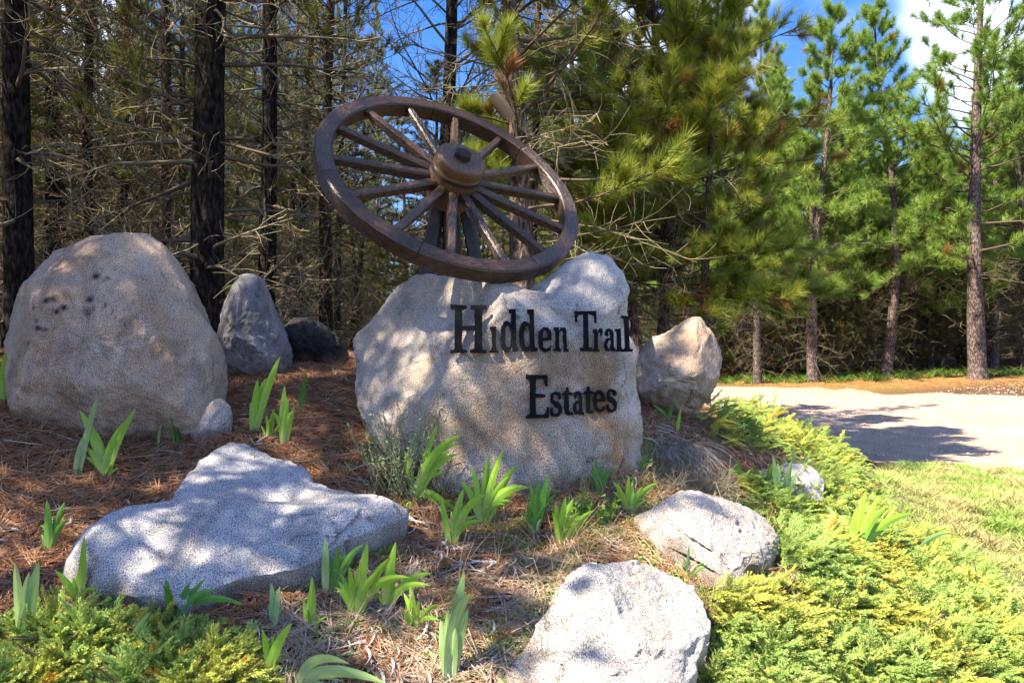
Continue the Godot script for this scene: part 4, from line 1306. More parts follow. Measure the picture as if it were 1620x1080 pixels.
func irises() -> void:
	rng.seed = 55
	var tones := [[Color(0.42, 0.53, 0.15), Color(0.28, 0.49, 0.05)], [Color(0.22, 0.36, 0.10), Color(0.12, 0.29, 0.05)], [Color(0.44, 0.54, 0.27), Color(0.32, 0.48, 0.17)]]
	var rows := [
		[Vector3(-3.047, 1.126, -4.072), 0, "shaded iris cut by the left frame edge beside the big rounded boulder", [[0.046, 0.318, 0.031, 0.10], [-0.052, 0.184, -0.029, 0.20]]],
		[Vector3(-2.292, 0.802, -3.577), 2, "pale-based single upright iris blade crossing in front of the big boulder", [[0.128, 0.423, 0.036, 0.05], [0.041, 0.200, -0.013, 0.15]]],
		[Vector3(-2.142, 0.783, -3.586), 0, "large V-shaped iris with three broad leaves before the big boulder", [[-0.141, 0.359, 0.002, 0.12], [0.180, 0.372, 0.038, 0.12], [-0.131, 0.177, -0.013, 0.20], [0.079, 0.098, 0.027, 0.10]]],
		[Vector3(-1.929, 0.895, -3.901), 1, "small dark iris tuft touching the big boulder's lower right face", [[0.047, 0.214, -0.016, 0.05], [-0.002, 0.206, 0.053, 0.10], [0.022, 0.068, -0.022, 0.10]]],
		[Vector3(-2.032, 0.899, -3.920), 2, "thin pale lone iris shoot left of the dark tuft at the boulder", [[0.042, 0.135, 0.046, 0.02]]],
		[Vector3(-1.503, 0.967, -3.958), 0, "tall slanting iris nearest the pointed dark rock's foot", [[0.154, 0.449, 0.012, 0.05], [0.043, 0.323, 0.036, 0.05], [0.091, 0.168, 0.009, 0.25]]],
		[Vector3(-1.360, 0.948, -3.825), 0, "narrow upright iris in the middle of the trio below the pointed rock", [[0.047, 0.186, 0.054, 0.05], [-0.011, 0.149, 0.039, 0.05], [0.086, 0.102, 0.024, 0.30]]],
		[Vector3(-1.250, 0.931, -3.729), 0, "iris with a drooping pale leaf, rightmost of the trio below the pointed rock", [[0.001, 0.327, -0.018, 0.03], [0.063, 0.183, 0.002, 0.50], [-0.063, 0.186, 0.027, 0.40]]],
		[Vector3(-1.301, 1.050, -4.206), 1, "small dark iris standing alone in needles left of the lettered boulder", [[0.046, 0.265, 0.038, 0.05], [-0.011, 0.134, 0.040, 0.08]]],
		[Vector3(-2.012, 1.177, -4.796), 1, "tiny dark iris shoot between the big boulder and the pointed rock", [[0.033, 0.120, 0.026, 0.05], [-0.007, 0.095, 0.057, 0.10]]],
		[Vector3(-0.494, 0.690, -3.443), 0, "tall iris rising through the grey-green shrub at the lettered boulder's left", [[0.121, 0.402, 0.002, 0.08], [0.261, 0.347, 0.047, 0.30], [0.211, 0.241, -0.028, 0.30], [0.288, -0.114, 0.025, 0.90], [-0.047, 0.262, 0.005, 0.05]]],
		[Vector3(-0.278, 0.545, -3.158), 0, "broad leaning iris in front of the big dense iris clump", [[0.169, 0.261, 0.059, 0.35], [0.060, 0.272, -0.022, 0.10], [0.146, 0.127, 0.006, 0.50], [-0.046, 0.243, -0.022, 0.05], [0.096, 0.100, -0.007, 0.40]]],
		[Vector3(-0.140, 0.595, -3.348), 0, "largest dense iris clump with many tall leaves before the lettered boulder", [[-0.063, 0.298, -0.017, 0.05], [0.040, 0.354, 0.005, 0.06], [0.109, 0.386, 0.013, 0.10], [0.158, 0.302, 0.006, 0.15], [0.196, 0.195, -0.014, 0.30], [-0.046, 0.193, 0.004, 0.10], [0.225, 0.195, 0.042, 0.50], [0.068, 0.284, -0.008, 0.05], [-0.106, 0.230, 0.036, 0.20], [0.133, 0.241, 0.012, 0.10]]],
		[Vector3(0.105, 0.587, -3.253), 1, "narrow dark fan-shaped iris right of the largest clump", [[0.062, 0.291, 0.025, 0.08], [-0.025, 0.255, 0.054, 0.05], [0.031, 0.256, -0.030, 0.04], [-0.037, 0.136, 0.029, 0.20], [0.089, 0.224, 0.021, 0.15]]],
		[Vector3(0.119, 0.582, -3.224), 2, "short pale iris blade folded over at the dark fan's foot", [[0.024, 0.075, -0.003, 0.60], [-0.037, 0.073, 0.057, 0.30]]],
		[Vector3(0.218, 0.567, -3.100), 0, "bright iris with four spread leaves in the needle patch under the lettering", [[0.025, 0.240, 0.045, 0.05], [0.151, 0.167, -0.011, 0.20], [-0.017, 0.212, 0.045, 0.10], [0.072, 0.225, 0.030, 0.10], [0.047, 0.140, -0.016, 0.05]]],
		[Vector3(0.453, 0.724, -3.491), 1, "dark tufted iris clump against the lettered boulder's base", [[-0.042, 0.151, 0.025, 0.10], [0.022, 0.154, 0.006, 0.05], [0.061, 0.138, 0.044, 0.10], [-0.017, 0.179, -0.015, 0.05], [0.040, 0.096, -0.008, 0.10], [-0.062, 0.092, -0.027, 0.15]]],
		[Vector3(0.663, 0.783, -3.672), 1, "dark spreading iris at the lettered boulder's right lower corner", [[-0.006, 0.104, -0.023, 0.05], [0.109, 0.088, -0.000, 0.25], [0.060, 0.119, 0.026, 0.15], [0.022, 0.085, 0.043, 0.10]]],
		[Vector3(0.569, 0.663, -3.320), 0, "bright star-shaped iris behind the flat-topped middle rock", [[0.008, 0.187, 0.008, 0.03], [-0.090, 0.168, 0.050, 0.15], [0.151, 0.146, -0.029, 0.20], [0.075, 0.071, 0.009, 0.20], [0.052, 0.131, 0.003, 0.10]]],
		[Vector3(-2.039, 0.570, -2.996), 1, "blue-green iris with a folded leaf at the flat slab's left tip", [[0.002, 0.241, 0.019, 0.05], [0.086, 0.233, 0.021, 0.10], [-0.054, 0.117, -0.010, 0.70]]],
		[Vector3(-1.690, 0.474, -2.653), 0, "iris with one arching pale leaf at the slab's lower left corner", [[0.022, 0.272, 0.011, 0.02], [-0.073, 0.151, 0.030, 0.15], [-0.073, 0.049, -0.003, 0.15], [0.112, 0.041, 0.006, 0.90], [-0.049, 0.097, -0.023, 0.10]]],
		[Vector3(-1.758, 0.396, -2.443), 2, "tall pale iris pair at the lower left among junipers", [[0.034, 0.308, -0.026, 0.08], [0.007, 0.332, 0.047, 0.04], [0.050, 0.117, 0.048, 0.10]]],
		[Vector3(-0.902, 0.415, -2.576), 2, "slim pale iris in front of the slab's shaded edge", [[-0.024, 0.169, -0.020, 0.05], [0.016, 0.163, -0.015, 0.10], [0.031, 0.084, -0.027, 0.20]]],
		[Vector3(-0.769, 0.409, -2.595), 0, "wispy yellow-green iris shoot in the open needles below the slab", [[-0.000, 0.199, -0.001, 0.06], [0.002, 0.093, 0.054, 0.10], [0.026, 0.072, 0.024, 0.10]]],
		[Vector3(-0.751, 0.476, -2.767), 2, "thin lone iris blade left of the big bright front clump", [[0.006, 0.236, 0.012, 0.03], [-0.008, 0.094, 0.016, 0.10]]],
		[Vector3(-0.715, 0.475, -2.777), 1, "shadowed iris behind the big bright front clump at the slab's edge", [[0.118, 0.202, -0.001, 0.30], [0.031, 0.162, -0.022, 0.05], [0.026, 0.209, 0.040, 0.05], [0.082, 0.068, 0.021, 0.40]]],
		[Vector3(-0.611, 0.419, -2.662), 0, "big bright iris clump with the broadest upright leaf below the slab", [[0.044, 0.299, -0.003, 0.04], [-0.062, 0.174, -0.013, 0.12], [0.142, 0.258, 0.048, 0.15], [0.212, 0.164, -0.001, 0.45], [0.102, 0.196, 0.045, 0.15]]],
		[Vector3(-0.499, 0.431, -2.719), 0, "broad-leaved iris immediately right of the big bright front clump", [[0.043, 0.263, -0.027, 0.05], [-0.031, 0.110, -0.007, 0.10], [0.179, 0.152, 0.021, 0.35], [0.069, 0.103, -0.011, 0.20]]],
		[Vector3(-0.377, 0.388, -2.624), 0, "small four-leaved iris between front clump and broken-leaf iris", [[-0.022, 0.171, -0.014, 0.04], [0.086, 0.099, -0.012, 0.40], [-0.033, 0.108, 0.054, 0.10], [0.025, 0.142, 0.057, 0.05], [0.081, 0.067, 0.048, 0.40]]],
		[Vector3(-0.846, 0.327, -2.367), 0, "iris with one wide and one narrow leaf beside the small blue-grey stone", [[-0.027, 0.180, 0.010, 0.08], [0.103, 0.210, 0.029, 0.15], [0.011, 0.058, -0.019, 0.10]]],
		[Vector3(-0.753, 0.309, -2.338), 2, "closest pale iris with two huge arching leaves at the bottom edge", [[0.199, 0.111, 0.052, 0.55], [0.330, 0.032, 0.028, 0.40], [-0.048, 0.069, -0.001, 0.10]]],
		[Vector3(-0.219, 0.302, -2.414), 2, "tall iris with a folded leaf top left of the white front rock", [[0.023, 0.309, 0.002, 0.05], [0.079, 0.307, 0.021, 0.55], [-0.005, 0.181, -0.027, 0.05], [0.057, 0.377, -0.016, 0.05], [-0.052, 0.044, -0.029, 0.30], [0.052, 0.230, 0.011, 0.10]]],
		[Vector3(0.754, 0.490, -2.910), 2, "small pale iris in the notch between white rock and middle rock", [[0.007, 0.139, -0.005, 0.04], [0.066, 0.080, 0.024, 0.30], [-0.034, 0.094, 0.017, 0.10]]],
		[Vector3(0.447, 0.297, -2.414), 0, "iris tips poking up before the white front rock at the bottom edge", [[0.027, 0.089, 0.055, 0.10], [-0.024, 0.042, -0.016, 0.10], [0.005, 0.065, -0.005, 0.05]]],
		[Vector3(1.031, 0.976, -4.491), 1, "dark low iris at the foot of the right-hand rock", [[0.027, 0.135, 0.027, 0.10], [-0.104, 0.108, -0.000, 0.20], [-0.066, 0.066, -0.004, 0.10]]],
		[Vector3(1.044, 0.919, -4.320), 0, "tiny lone iris shoot just below the right-hand rock", [[0.017, 0.151, 0.028, 0.05], [-0.015, 0.082, 0.014, 0.10]]],
		[Vector3(1.391, 0.647, -4.084), 0, "dark iris at the inner edge of the upper juniper", [[-0.071, 0.155, 0.054, 0.10], [-0.073, 0.097, 0.004, 0.20], [0.054, 0.089, -0.002, 0.30]]],
		[Vector3(1.499, 0.565, -4.008), 0, "iris left of the little white rock in the juniper", [[0.033, 0.224, 0.029, 0.05], [-0.033, 0.180, 0.029, 0.10]]],
		[Vector3(1.554, 0.516, -3.941), 2, "bright iris growing in front of the little white rock", [[-0.058, 0.341, 0.038, 0.05], [0.054, 0.300, 0.011, 0.10], [-0.006, 0.283, -0.003, 0.03], [0.089, 0.239, 0.015, 0.20]]],
		[Vector3(1.880, 0.569, -4.532), 2, "pale iris arching behind the little white rock", [[-0.010, 0.215, -0.017, 0.04], [0.103, 0.086, 0.015, 0.80], [0.142, 0.173, -0.018, 0.20]]],
		[Vector3(1.726, 0.360, -3.464), 0, "largest sunlit iris spreading wide over the right juniper", [[0.327, 0.262, -0.022, 0.30], [0.135, 0.361, -0.013, 0.15], [0.072, 0.386, -0.003, 0.10], [-0.012, 0.248, 0.024, 0.10], [-0.049, 0.146, 0.022, 0.20], [0.167, 0.313, 0.028, 0.25]]],
		[Vector3(1.598, 0.371, -3.226), 2, "pale low iris below the largest sunlit iris", [[0.057, 0.166, 0.057, 0.10], [-0.078, 0.113, 0.020, 0.30], [0.180, 0.104, -0.028, 0.30]]],
		[Vector3(2.188, 0.276, -3.750), 2, "lone broad pale iris leaf leaning right near the grass", [[0.217, 0.174, -0.003, 0.40], [0.061, 0.079, 0.002, 0.40]]],
		[Vector3(-1.393, 0.394, -2.443), 2, "single slanting iris blade in the lower left juniper", [[0.106, 0.146, 0.021, 0.03]]],
		[Vector3(-1.276, 0.447, -2.576), 1, "dark iris rising behind the lower left juniper before the slab", [[0.007, 0.180, 0.056, 0.05], [0.114, 0.160, -0.001, 0.10], [0.274, 0.067, 0.024, 0.45], [0.179, 0.128, 0.028, 0.30], [0.063, 0.130, 0.007, 0.08]]]]
	for r in rows:
		var t := thing("iris_plant", r[0] - Vector3(0, 0.012, 0), r[2], "iris", "iris plants on the bank")
		var tone: Array = tones[r[1]]
		var face := Vector3(rf(-0.35, 0.35), 0.05, 1.0).normalized()
		var all: Array = r[3].duplicate()
		if r[3].size() > 2:
			for q in 2 + r[3].size():
				var src: Array = r[3][rng.randi() % r[3].size()]
				var sc := rf(0.5, 0.85)
				all.append([src[0] * sc + rf(-0.05, 0.05), src[1] * sc, src[2] * sc + rf(-0.06, 0.02), src[3] + rf(0.0, 0.15)])
		for l in all:
			var tip := Vector3(l[0], l[1] + 0.012, l[2])
			var f := (face + Vector3(rf(-0.5, 0.5), 0, rf(-0.2, 0.2))).normalized()
			var k := rf(0.85, 1.15)
			var w := clampf(tip.length() * 0.145, 0.013, 0.046) * rf(0.8, 1.1)
			if r[3].size() == 1: w *= 0.75
			var m := leaf_mesh(tip, l[3], w, tone[0] * k, tone[1] * k, f)
			var o := part("leaf", m, t)
			o.position = Vector3(rf(-0.012, 0.012), 0, rf(-0.012, 0.012))


func in_poly(p: Vector2, poly: PackedVector2Array) -> bool:
	return Geometry2D.is_point_in_polygon(p, poly)


func bounds(poly: PackedVector2Array) -> Rect2:
	var r := Rect2(poly[0], Vector2.ZERO)
	for p in poly: r = r.expand(p)
	return r


# a juniper twig: a short stem closely set with scale-leaved side shoots
func juniper_sprig(sd: int) -> ArrayMesh:
	rng.seed = sd
	var mb := MB.new()
	var L := 0.19
	var stem := curve_path(Vector3.ZERO, Vector3(0, 1, 0), L, 4, Vector3(0, 0, -0.35), 0.06)
	var flat := Vector3(1, 0, 0)
	for k in 22:
		var t := 0.08 + 0.92 * k / 21.0
		var x := minf(t * 4.0, 3.999)
		var p: Vector3 = (stem[int(x)] as Vector3).lerp(stem[int(x) + 1], x - int(x))
		var ax: Vector3 = ((stem[int(x) + 1] as Vector3) - stem[int(x)]).normalized()
		for q in 2:
			var d := (ax * 1.0 + flat * (0.75 if q == 0 else -0.75) + rdir() * 0.38).normalized()
			var l := rf(0.045, 0.075) * (1.15 - 0.75 * t)
			var shade := rf(0.8, 1.12)
			for s in 6:
				var b := p + d * l * s / 6.0
				d = (d + ax * 0.08).normalized()
				for z in 2:
					var e := (d + rdir() * 0.5).normalized()
					var side := e.cross(rdir()).normalized() * 0.0019
					var c := Color(shade, shade, shade) * (0.82 + 0.07 * s)
					mb.tri(b - side, b + side, b + e * 0.013, c, c, c * 1.12)
	return mb.mesh(M.juniper)


func juniper(label: String, poly: PackedVector2Array, count: int, height: float, sprigs: Array, gold: float) -> void:
	var r := bounds(poly)
	var ctr := r.get_center()
	var t := thing("juniper", gp(ctr.x, ctr.y), label, "juniper shrub", "low spreading junipers")
	var xf := [[], [], []]
	var cl := [[], [], []]
	var n := 0
	var wood := MB.new()
	for k in count * 12:
		if n >= count: break
		var p := Vector2(rf(r.position.x, r.end.x), rf(r.position.y, r.end.y))
		if not in_poly(p, poly): continue
		# boughs: ridges and hollows
		var hump := nz.get_noise_2d(p.x * 38.0, p.y * 38.0)
		var fine := nz.get_noise_2d(p.x * 120.0 + 40.0, p.y * 120.0)
		var top := height * clampf(0.42 + hump * 1.3 + fine * 0.35, 0.05, 1.15)
		if top < height * 0.22 and rng.randf() < 0.85: continue
		var h := top * (1.0 - pow(rng.randf(), 2.2) * 0.85)
		var out := Vector3(nz.get_noise_2d(p.x * 38.0 - 3.0, p.y * 38.0) - nz.get_noise_2d(p.x * 38.0 + 3.0, p.y * 38.0), 0, nz.get_noise_2d(p.x * 38.0, p.y * 38.0 - 3.0) - nz.get_noise_2d(p.x * 38.0, p.y * 38.0 + 3.0)) * 1.2
		var d := (out * 0.8 + Vector3(0.55, rf(0.15, 0.6), 0.35) + rdir() * 0.5).normalized()
		var z := (Vector3.UP + rdir() * 0.5).cross(d).cross(d).normalized() * -1.0
		var bs := Basis(d.cross(z), d, z).scaled(Vector3.ONE * rf(0.55, 0.95))
		var m := rng.randi() % 3
		xf[m].append(Transform3D(bs, gp(p.x, p.y, h - 0.07) - t.position))
		var g := clampf(nz.get_noise_2d(p.x * 22.0 + 7.0, p.y * 22.0) * 1.5 + gold, 0, 1)
		var c := Color(0.32, 0.45, 0.12).lerp(Color(0.54, 0.53, 0.11), clampf(g + rf(-0.2, 0.2), 0, 1))
		if rng.randf() < 0.02: c = Color(0.44, 0.28, 0.05)
		cl[m].append(c * rf(0.8, 1.2))
		n += 1
		if n % 170 == 0:
			var q := gp(p.x, p.y) - t.position
			wood.tube(curve_path(q, Vector3(rf(-1, 1), 0.35, rf(-1, 1)).normalized(), rf(0.12, 0.24), 4, Vector3(0, 0.2, 0), 0.15), 0.006, 0.003, 4, Color(0.10, 0.07, 0.05), Color(0.14, 0.10, 0.07))
	part("stems", wood.mesh(M.twig), t, "stuff")
	for m in 3:
		scatter("foliage", sprigs[m], xf[m], cl[m], t)


func ground_cover() -> void:
	M.juniper = vmat(0.6, 0.25)
	M.juniper.backlight_enabled = true
	M.juniper.backlight = Color(0.5, 0.5, 0.5)
	var sprigs := [juniper_sprig(1), juniper_sprig(2), juniper_sprig(3)]
	rng.seed = 500
	juniper("low juniper running along the road edge beyond the right-hand boulder", PackedVector2Array([Vector2(1.26, -4.76), Vector2(1.64, -5.53), Vector2(4.57, -12.65), Vector2(4.63, -10.41), Vector2(2.71, -5.46), Vector2(2.44, -4.71), Vector2(1.94, -4.37), Vector2(2.11, -5.01), Vector2(1.74, -4.82), Vector2(1.30, -4.40)]), 3800, 0.22, sprigs, 0.35)
	juniper("juniper around the little white rock, right of the grey rock", PackedVector2Array([Vector2(1.27, -4.02), Vector2(1.61, -4.19), Vector2(2.02, -4.46), Vector2(2.55, -4.91), Vector2(2.27, -4.15), Vector2(2.04, -3.61), Vector2(1.32, -2.91), Vector2(1.21, -3.08), Vector2(1.31, -3.36), Vector2(1.42, -3.92)]), 3200, 0.16, sprigs, 0.12)
	juniper("widest golden-green juniper mat filling the lower right corner", PackedVector2Array([Vector2(0.81, -2.82), Vector2(1.00, -2.93), Vector2(1.20, -3.01), Vector2(1.41, -3.10), Vector2(2.19, -4.02), Vector2(2.65, -4.41), Vector2(2.65, -4.03), Vector2(2.32, -3.34), Vector2(2.17, -2.93), Vector2(2.00, -2.58), Vector2(0.64, -2.38), Vector2(0.72, -2.60)]), 8500, 0.09, sprigs, 0.25)
	juniper("juniper mat in the lower left corner below the flat slab", PackedVector2Array([Vector2(-1.98, -2.58), Vector2(-1.84, -2.64), Vector2(-1.57, -2.57), Vector2(-1.39, -2.59), Vector2(-1.26, -2.58), Vector2(-1.13, -2.59), Vector2(-0.98, -2.56), Vector2(-0.99, -2.42), Vector2(-0.85, -2.23), Vector2(-1.75, -2.18)]), 3600, 0.09, sprigs, 0.3)
	# fallen pine needles, in threes
	var nm := MB.new()
	rng.seed = 510
	for k in 3:
		var d := Vector3(1, rf(-0.05, 0.12), rf(-0.16, 0.16)).normalized()
		var p := Vector3.ZERO
		var path := curve_path(p, d, 0.16, 3, Vector3(0, rf(-0.2, 0.2), rf(-0.35, 0.35)), 0.03)
		for s in 3:
			var a: Vector3 = path[s]
			var b: Vector3 = path[s + 1]
			var w := Vector3(0, 0.0, 0.0011)
			var c := Color(1, 1, 1)
			nm.tri(a - w, a + w, b - w, c, c, c)
			nm.tri(a + w, b + w, b - w, c, c, c)
			nm.tri(a - w, a + Vector3(0, 0.0014, 0), b, c, c, c)
	var needle_mesh := nm.mesh(M.dry)
	var xf := []
	var cols := []
	for k in 60000:
		var x := rf(-3.2, 2.0)
		var z := -rf(2.1, 6.3)
		if absf(x) > -z * 0.8 + 0.1: continue
		var dens := 1.0 - smoothstep(-0.3, 1.7, x + 0.3 * (z + 3.0)) * 0.7
		if rng.randf() > dens: continue
		var nr := gnormal(x, z)
		var a := rf(0, TAU)
		var d := (Vector3(cos(a), rf(-0.1, 0.22), sin(a)) - nr * nr.dot(Vector3(cos(a), 0, sin(a)))).normalized()
		var side := d.cross(nr).normalized()
		xf.append(Transform3D(Basis(d, side.cross(d), side).scaled(Vector3.ONE * rf(0.6, 1.15)), gp(x, z, rf(0.0, 0.03))))
		var t := rng.randf()
		var c := Color(0.24, 0.11, 0.058).lerp(Color(0.46, 0.26, 0.15), t * t)
		if rng.randf() < 0.10 + 0.2 * smoothstep(-0.6, 0.6, x): c = Color(0.50, 0.40, 0.29).lerp(Color(0.36, 0.26, 0.18), rng.randf())
		if z > -2.95 and x > -0.9 and x < 0.3 and nz.get_noise_2d(x * 20.0, z * 20.0) > -0.05: c = Color(0.50, 0.41, 0.31).lerp(Color(0.30, 0.20, 0.13), rng.randf())
		cols.append(c)
	tag(scatter("pine_needle_litter", needle_mesh, xf, cols, self), "reddish brown fallen pine needles covering the bank", "pine needles")
	# curled grey-white dead iris leaves
	var dm := MB.new()
	rng.seed = 520
	var path2 := curve_path(Vector3.ZERO, Vector3(1, 0.25, 0).normalized(), 0.16, 7, Vector3(0, -0.9, 0.8), 0.12)
	for k in 8:
		var p: Vector3 = path2[k]
		var w := Vector3(sin(k * 0.9) * 0.3, cos(k * 0.7) * 0.5, 1).normalized() * 0.009 * (1.0 - k / 9.0)
		dm.v.append(p - w); dm.v.append(p + Vector3(0, 0.003, 0)); dm.v.append(p + w)
		for q in 3: dm.c.append(Color.WHITE)
	dm.grid(8, 3, 0, false)
	dm.smooth()
	xf = []
	cols = []
	for k in 420:
		var x := 0.0
		var z := 0.0
		if k < 300:
			var spot: Array = [[-2.05, -3.35], [-1.35, -3.75], [-0.25, -3.1], [-0.1, -3.0], [-0.4, -3.2], [-0.55, -2.5], [0.0, -2.55], [-0.3, -2.45], [-0.45, -2.7], [1.0, -4.2], [-2.4, -3.0]][rng.randi() % 11]
			x = spot[0] + rf(-0.16, 0.16)
			z = spot[1] + rf(-0.13, 0.13)
		else:
			x = rf(-1.2, 1.2)
			z = -rf(2.3, 4.4)
		var s := rf(0.4, 1.0)
		xf.append(Transform3D((Basis(Vector3.UP, rf(0, TAU)) * Basis(Vector3.RIGHT, rf(-0.6, 0.6))).scaled(Vector3.ONE * s), gp(x, z, rf(0.004, 0.025))))
		cols.append(Color(0.44, 0.41, 0.39).lerp(Color(0.60, 0.56, 0.50), rng.randf()) * rf(0.6, 1.0))
	tag(scatter("dead_iris_leaves", dm.mesh(M.dry), xf, cols, self), "curled grey-white dead iris leaves lying in small heaps", "dead leaves")
	# grass: blades in small tufts
	var gm := MB.new()
	rng.seed = 530
	for k in 16:
		var d := (Vector3(0, 1, 0) + rdir() * 0.55).normalized()
		var l := rf(0.4, 1.0)
		var p := Vector3(rf(-0.25, 0.25), 0, rf(-0.25, 0.25))
		var pt := curve_path(p, d, l, 3, Vector3(d.x, -0.5, d.z), 0.05)
		var sd := d.cross(rdir()).normalized() * 0.028
		for s in 3:
			var w0 := sd * (1.0 - s / 3.0)
			var w1 := sd * (1.0 - (s + 1) / 3.0)
			var c := Color.WHITE * (0.8 + 0.12 * s)
			gm.tri(pt[s] - w0, pt[s] + w0, pt[s + 1] - w1, c, c, c)
			if s < 2: gm.tri(pt[s] + w0, pt[s + 1] + w1, pt[s + 1] - w1, c, c, c)
	var grass_mesh := gm.mesh(M.juniper)
	var gpoly := PackedVector2Array([Vector2(4.29, -7.85), Vector2(5.59, -8.50), Vector2(6.15, -7.46), Vector2(2.26, -2.75), Vector2(2.26, -3.09), Vector2(2.67, -3.95), Vector2(2.53, -4.33), Vector2(2.51, -4.76)])
	xf = []
	cols = []
	for k in 26000:
		var x := rf(1.2, 7.5)
		var z := -rf(2.2, 8.6)
		var p := Vector2(x, z)
		if not in_poly(p, gpoly): continue
		var dn := nz.get_noise_2d(x * 25.0, z * 25.0) + 0.35
		if rng.randf() > dn + 0.12 : continue
		xf.append(Transform3D(Basis(Vector3.UP, rf(0, TAU)).scaled(Vector3.ONE * rf(0.05, 0.10) * (1.0 + 0.9 * clampf(dn, 0, 1))), gp(x, z)))
		var g := clampf(nz.get_noise_2d(x * 14.0 + 80.0, z * 14.0) * 1.5 + 0.45, 0, 1)
		cols.append(Color(0.25, 0.38, 0.08).lerp(Color(0.48, 0.41, 0.18), clampf(g + rf(-0.3, 0.3), 0, 1)) * rf(0.8, 1.2))
	tag(scatter("verge_grass", grass_mesh, xf, cols, self), "sparse green and straw grass between juniper and road", "grass")
	xf = []
	cols = []
	for k in 6500:
		var x := rf(-1.0, 1.3)
		var z := -rf(2.25, 4.0)
		var dn := nz.get_noise_2d(x * 30.0 + 11.0, z * 30.0)
		if dn < 0.02 + 0.14 * smoothstep(0.3, -1.0, x): continue
		xf.append(Transform3D(Basis(Vector3.UP, rf(0, TAU)).scaled(Vector3(1, 0.7, 1) * rf(0.04, 0.10)), gp(x, z)))
		cols.append(Color(0.22, 0.35, 0.07).lerp(Color(0.26, 0.26, 0.09), rng.randf()))
	var wm := MB.new()
	for k in 34:
		var a := rf(0, TAU)
		var b := Vector3(cos(a), rf(0.1, 0.9), sin(a)) * rf(0.1, 0.75)
		var e := (Vector3(cos(a), rf(0.2, 0.9), sin(a)) + rdir() * 0.6).normalized()
		var sd := e.cross(rdir()).normalized() * 0.09
		var c := Color.WHITE * rf(0.75, 1.1)
		wm.tri(b - sd, b + sd, b + e * 0.4, c, c, c)
	var weed_mesh := wm.mesh(M.juniper)
	var wx := []
	var wc := []
	for k in 7500:
		var x := rf(-1.0, 1.3)
		var z := -rf(2.25, 4.1)
		var dn := nz.get_noise_2d(x * 26.0 + 71.0, z * 26.0)
		if dn < 0.06 + 0.16 * smoothstep(0.2, -1.0, x): continue
		wx.append(Transform3D(Basis(Vector3.UP, rf(0, TAU)).scaled(Vector3.ONE * rf(0.02, 0.055)), gp(x, z)))
		wc.append(Color(0.20, 0.34, 0.07).lerp(Color(0.40, 0.48, 0.13), rng.randf()))
	var wo := tag(scatter("bank_weeds", grass_mesh, xf, cols, self), "low green weeds creeping through the needles on the bank", "weeds")
	wo.name = "bank_grass"
	wo.set_meta("label", "short thin grass tufts growing through the needles on the bank")
	wo.set_meta("category", "grass")
	tag(scatter("bank_weeds", weed_mesh, wx, wc, self), "low small-leaved green weeds creeping between the front rocks", "weeds")
	# dry bent stems
	var sm := MB.new()
	for k in 3:
		var p := curve_path(Vector3.ZERO, (Vector3(0, 1, 0) + rdir() * 0.35).normalized(), rf(0.7, 1.0), 5, Vector3(rf(-0.6, 0.6), -0.4, 0.1), 0.08)
		sm.tube(p, 0.006, 0.003, 3, Color.WHITE, Color.WHITE)
		for j in 4: sm.tube([p[5], (p[5] as Vector3) + Vector3(rf(-0.05, 0.05), rf(-0.02, 0.06), rf(-0.05, 0.05))], 0.006, 0.002, 3, Color.WHITE, Color.WHITE)
	xf = []
	cols = []
	for k in 260:
		var x := rf(-0.8, 1.2)
		var z := -rf(2.35, 4.2)
		xf.append(Transform3D((Basis(Vector3.UP, rf(0, TAU)) * Basis(Vector3.RIGHT, rf(-0.5, 0.5))).scaled(Vector3.ONE * rf(0.1, 0.3)), gp(x, z)))
		cols.append(Color(0.50, 0.38, 0.22).lerp(Color(0.36, 0.24, 0.13), rng.randf()))
	tag(scatter("dry_grass_stems", sm.mesh(M.dry), xf, cols, self), "thin dry bent grass stems standing among the irises", "dry grass")
	# loose gravel
	var pm := MB.new()
	for s in 4:
		for q in 6:
			var an := TAU * q / 6.0
			var y := PI * s / 3.0
			pm.v.append(Vector3(cos(an) * sin(y) * rf(0.8, 1.2), -cos(y) * 0.6, sin(an) * sin(y) * rf(0.8, 1.2)))
			pm.c.append(Color.WHITE)
	pm.grid(4, 6, 0, true)
	pm.smooth(Vector3.ZERO)
	xf = []
	cols = []
	for k in 9000:
		var x := rf(2.5, 14.0)
		var z := -rf(5.5, 19.0)
		if x < 5.0 + (z + 7.5) * 0.55 and z > -9.5: continue
		if z > -9.5 and nz.get_noise_2d(x * 10.0, z * 10.0) < -0.1: continue
		xf.append(Transform3D(Basis(Vector3.UP, rf(0, TAU)).scaled(Vector3.ONE * (0.006 + 0.022 * pow(rng.randf(), 3.0))), gp(x, z, 0.03)))
		cols.append(Color(0.42, 0.33, 0.27).lerp(Color(0.66, 0.58, 0.51), rng.randf()))
	tag(scatter("loose_gravel", pm.mesh(M.twig), xf, cols, self), "loose pebbles scattered over the pale gravel road", "gravel")
	# weeds and orange needles along the far road edge
	xf = []
	cols = []
	for k in 2600:
		var x := rf(4.0, 19.0)
		var z := -rf(19.5, 26.0)
		var edge := -23.3 + maxf(0.0, x - 6.5) * 0.32
		if z > edge: continue
		if z < edge - 2.6: continue
		if nz.get_noise_2d(x * 12.0, z * 12.0) < 0.0 and rng.randf() < 0.8: continue
		xf.append(Transform3D(Basis(Vector3.UP, rf(0, TAU)).scaled(Vector3.ONE * rf(0.15, 0.5)), gp(x, z)))
		cols.append(Color(0.10, 0.22, 0.03).lerp(Color(0.20, 0.28, 0.05), rng.randf()))
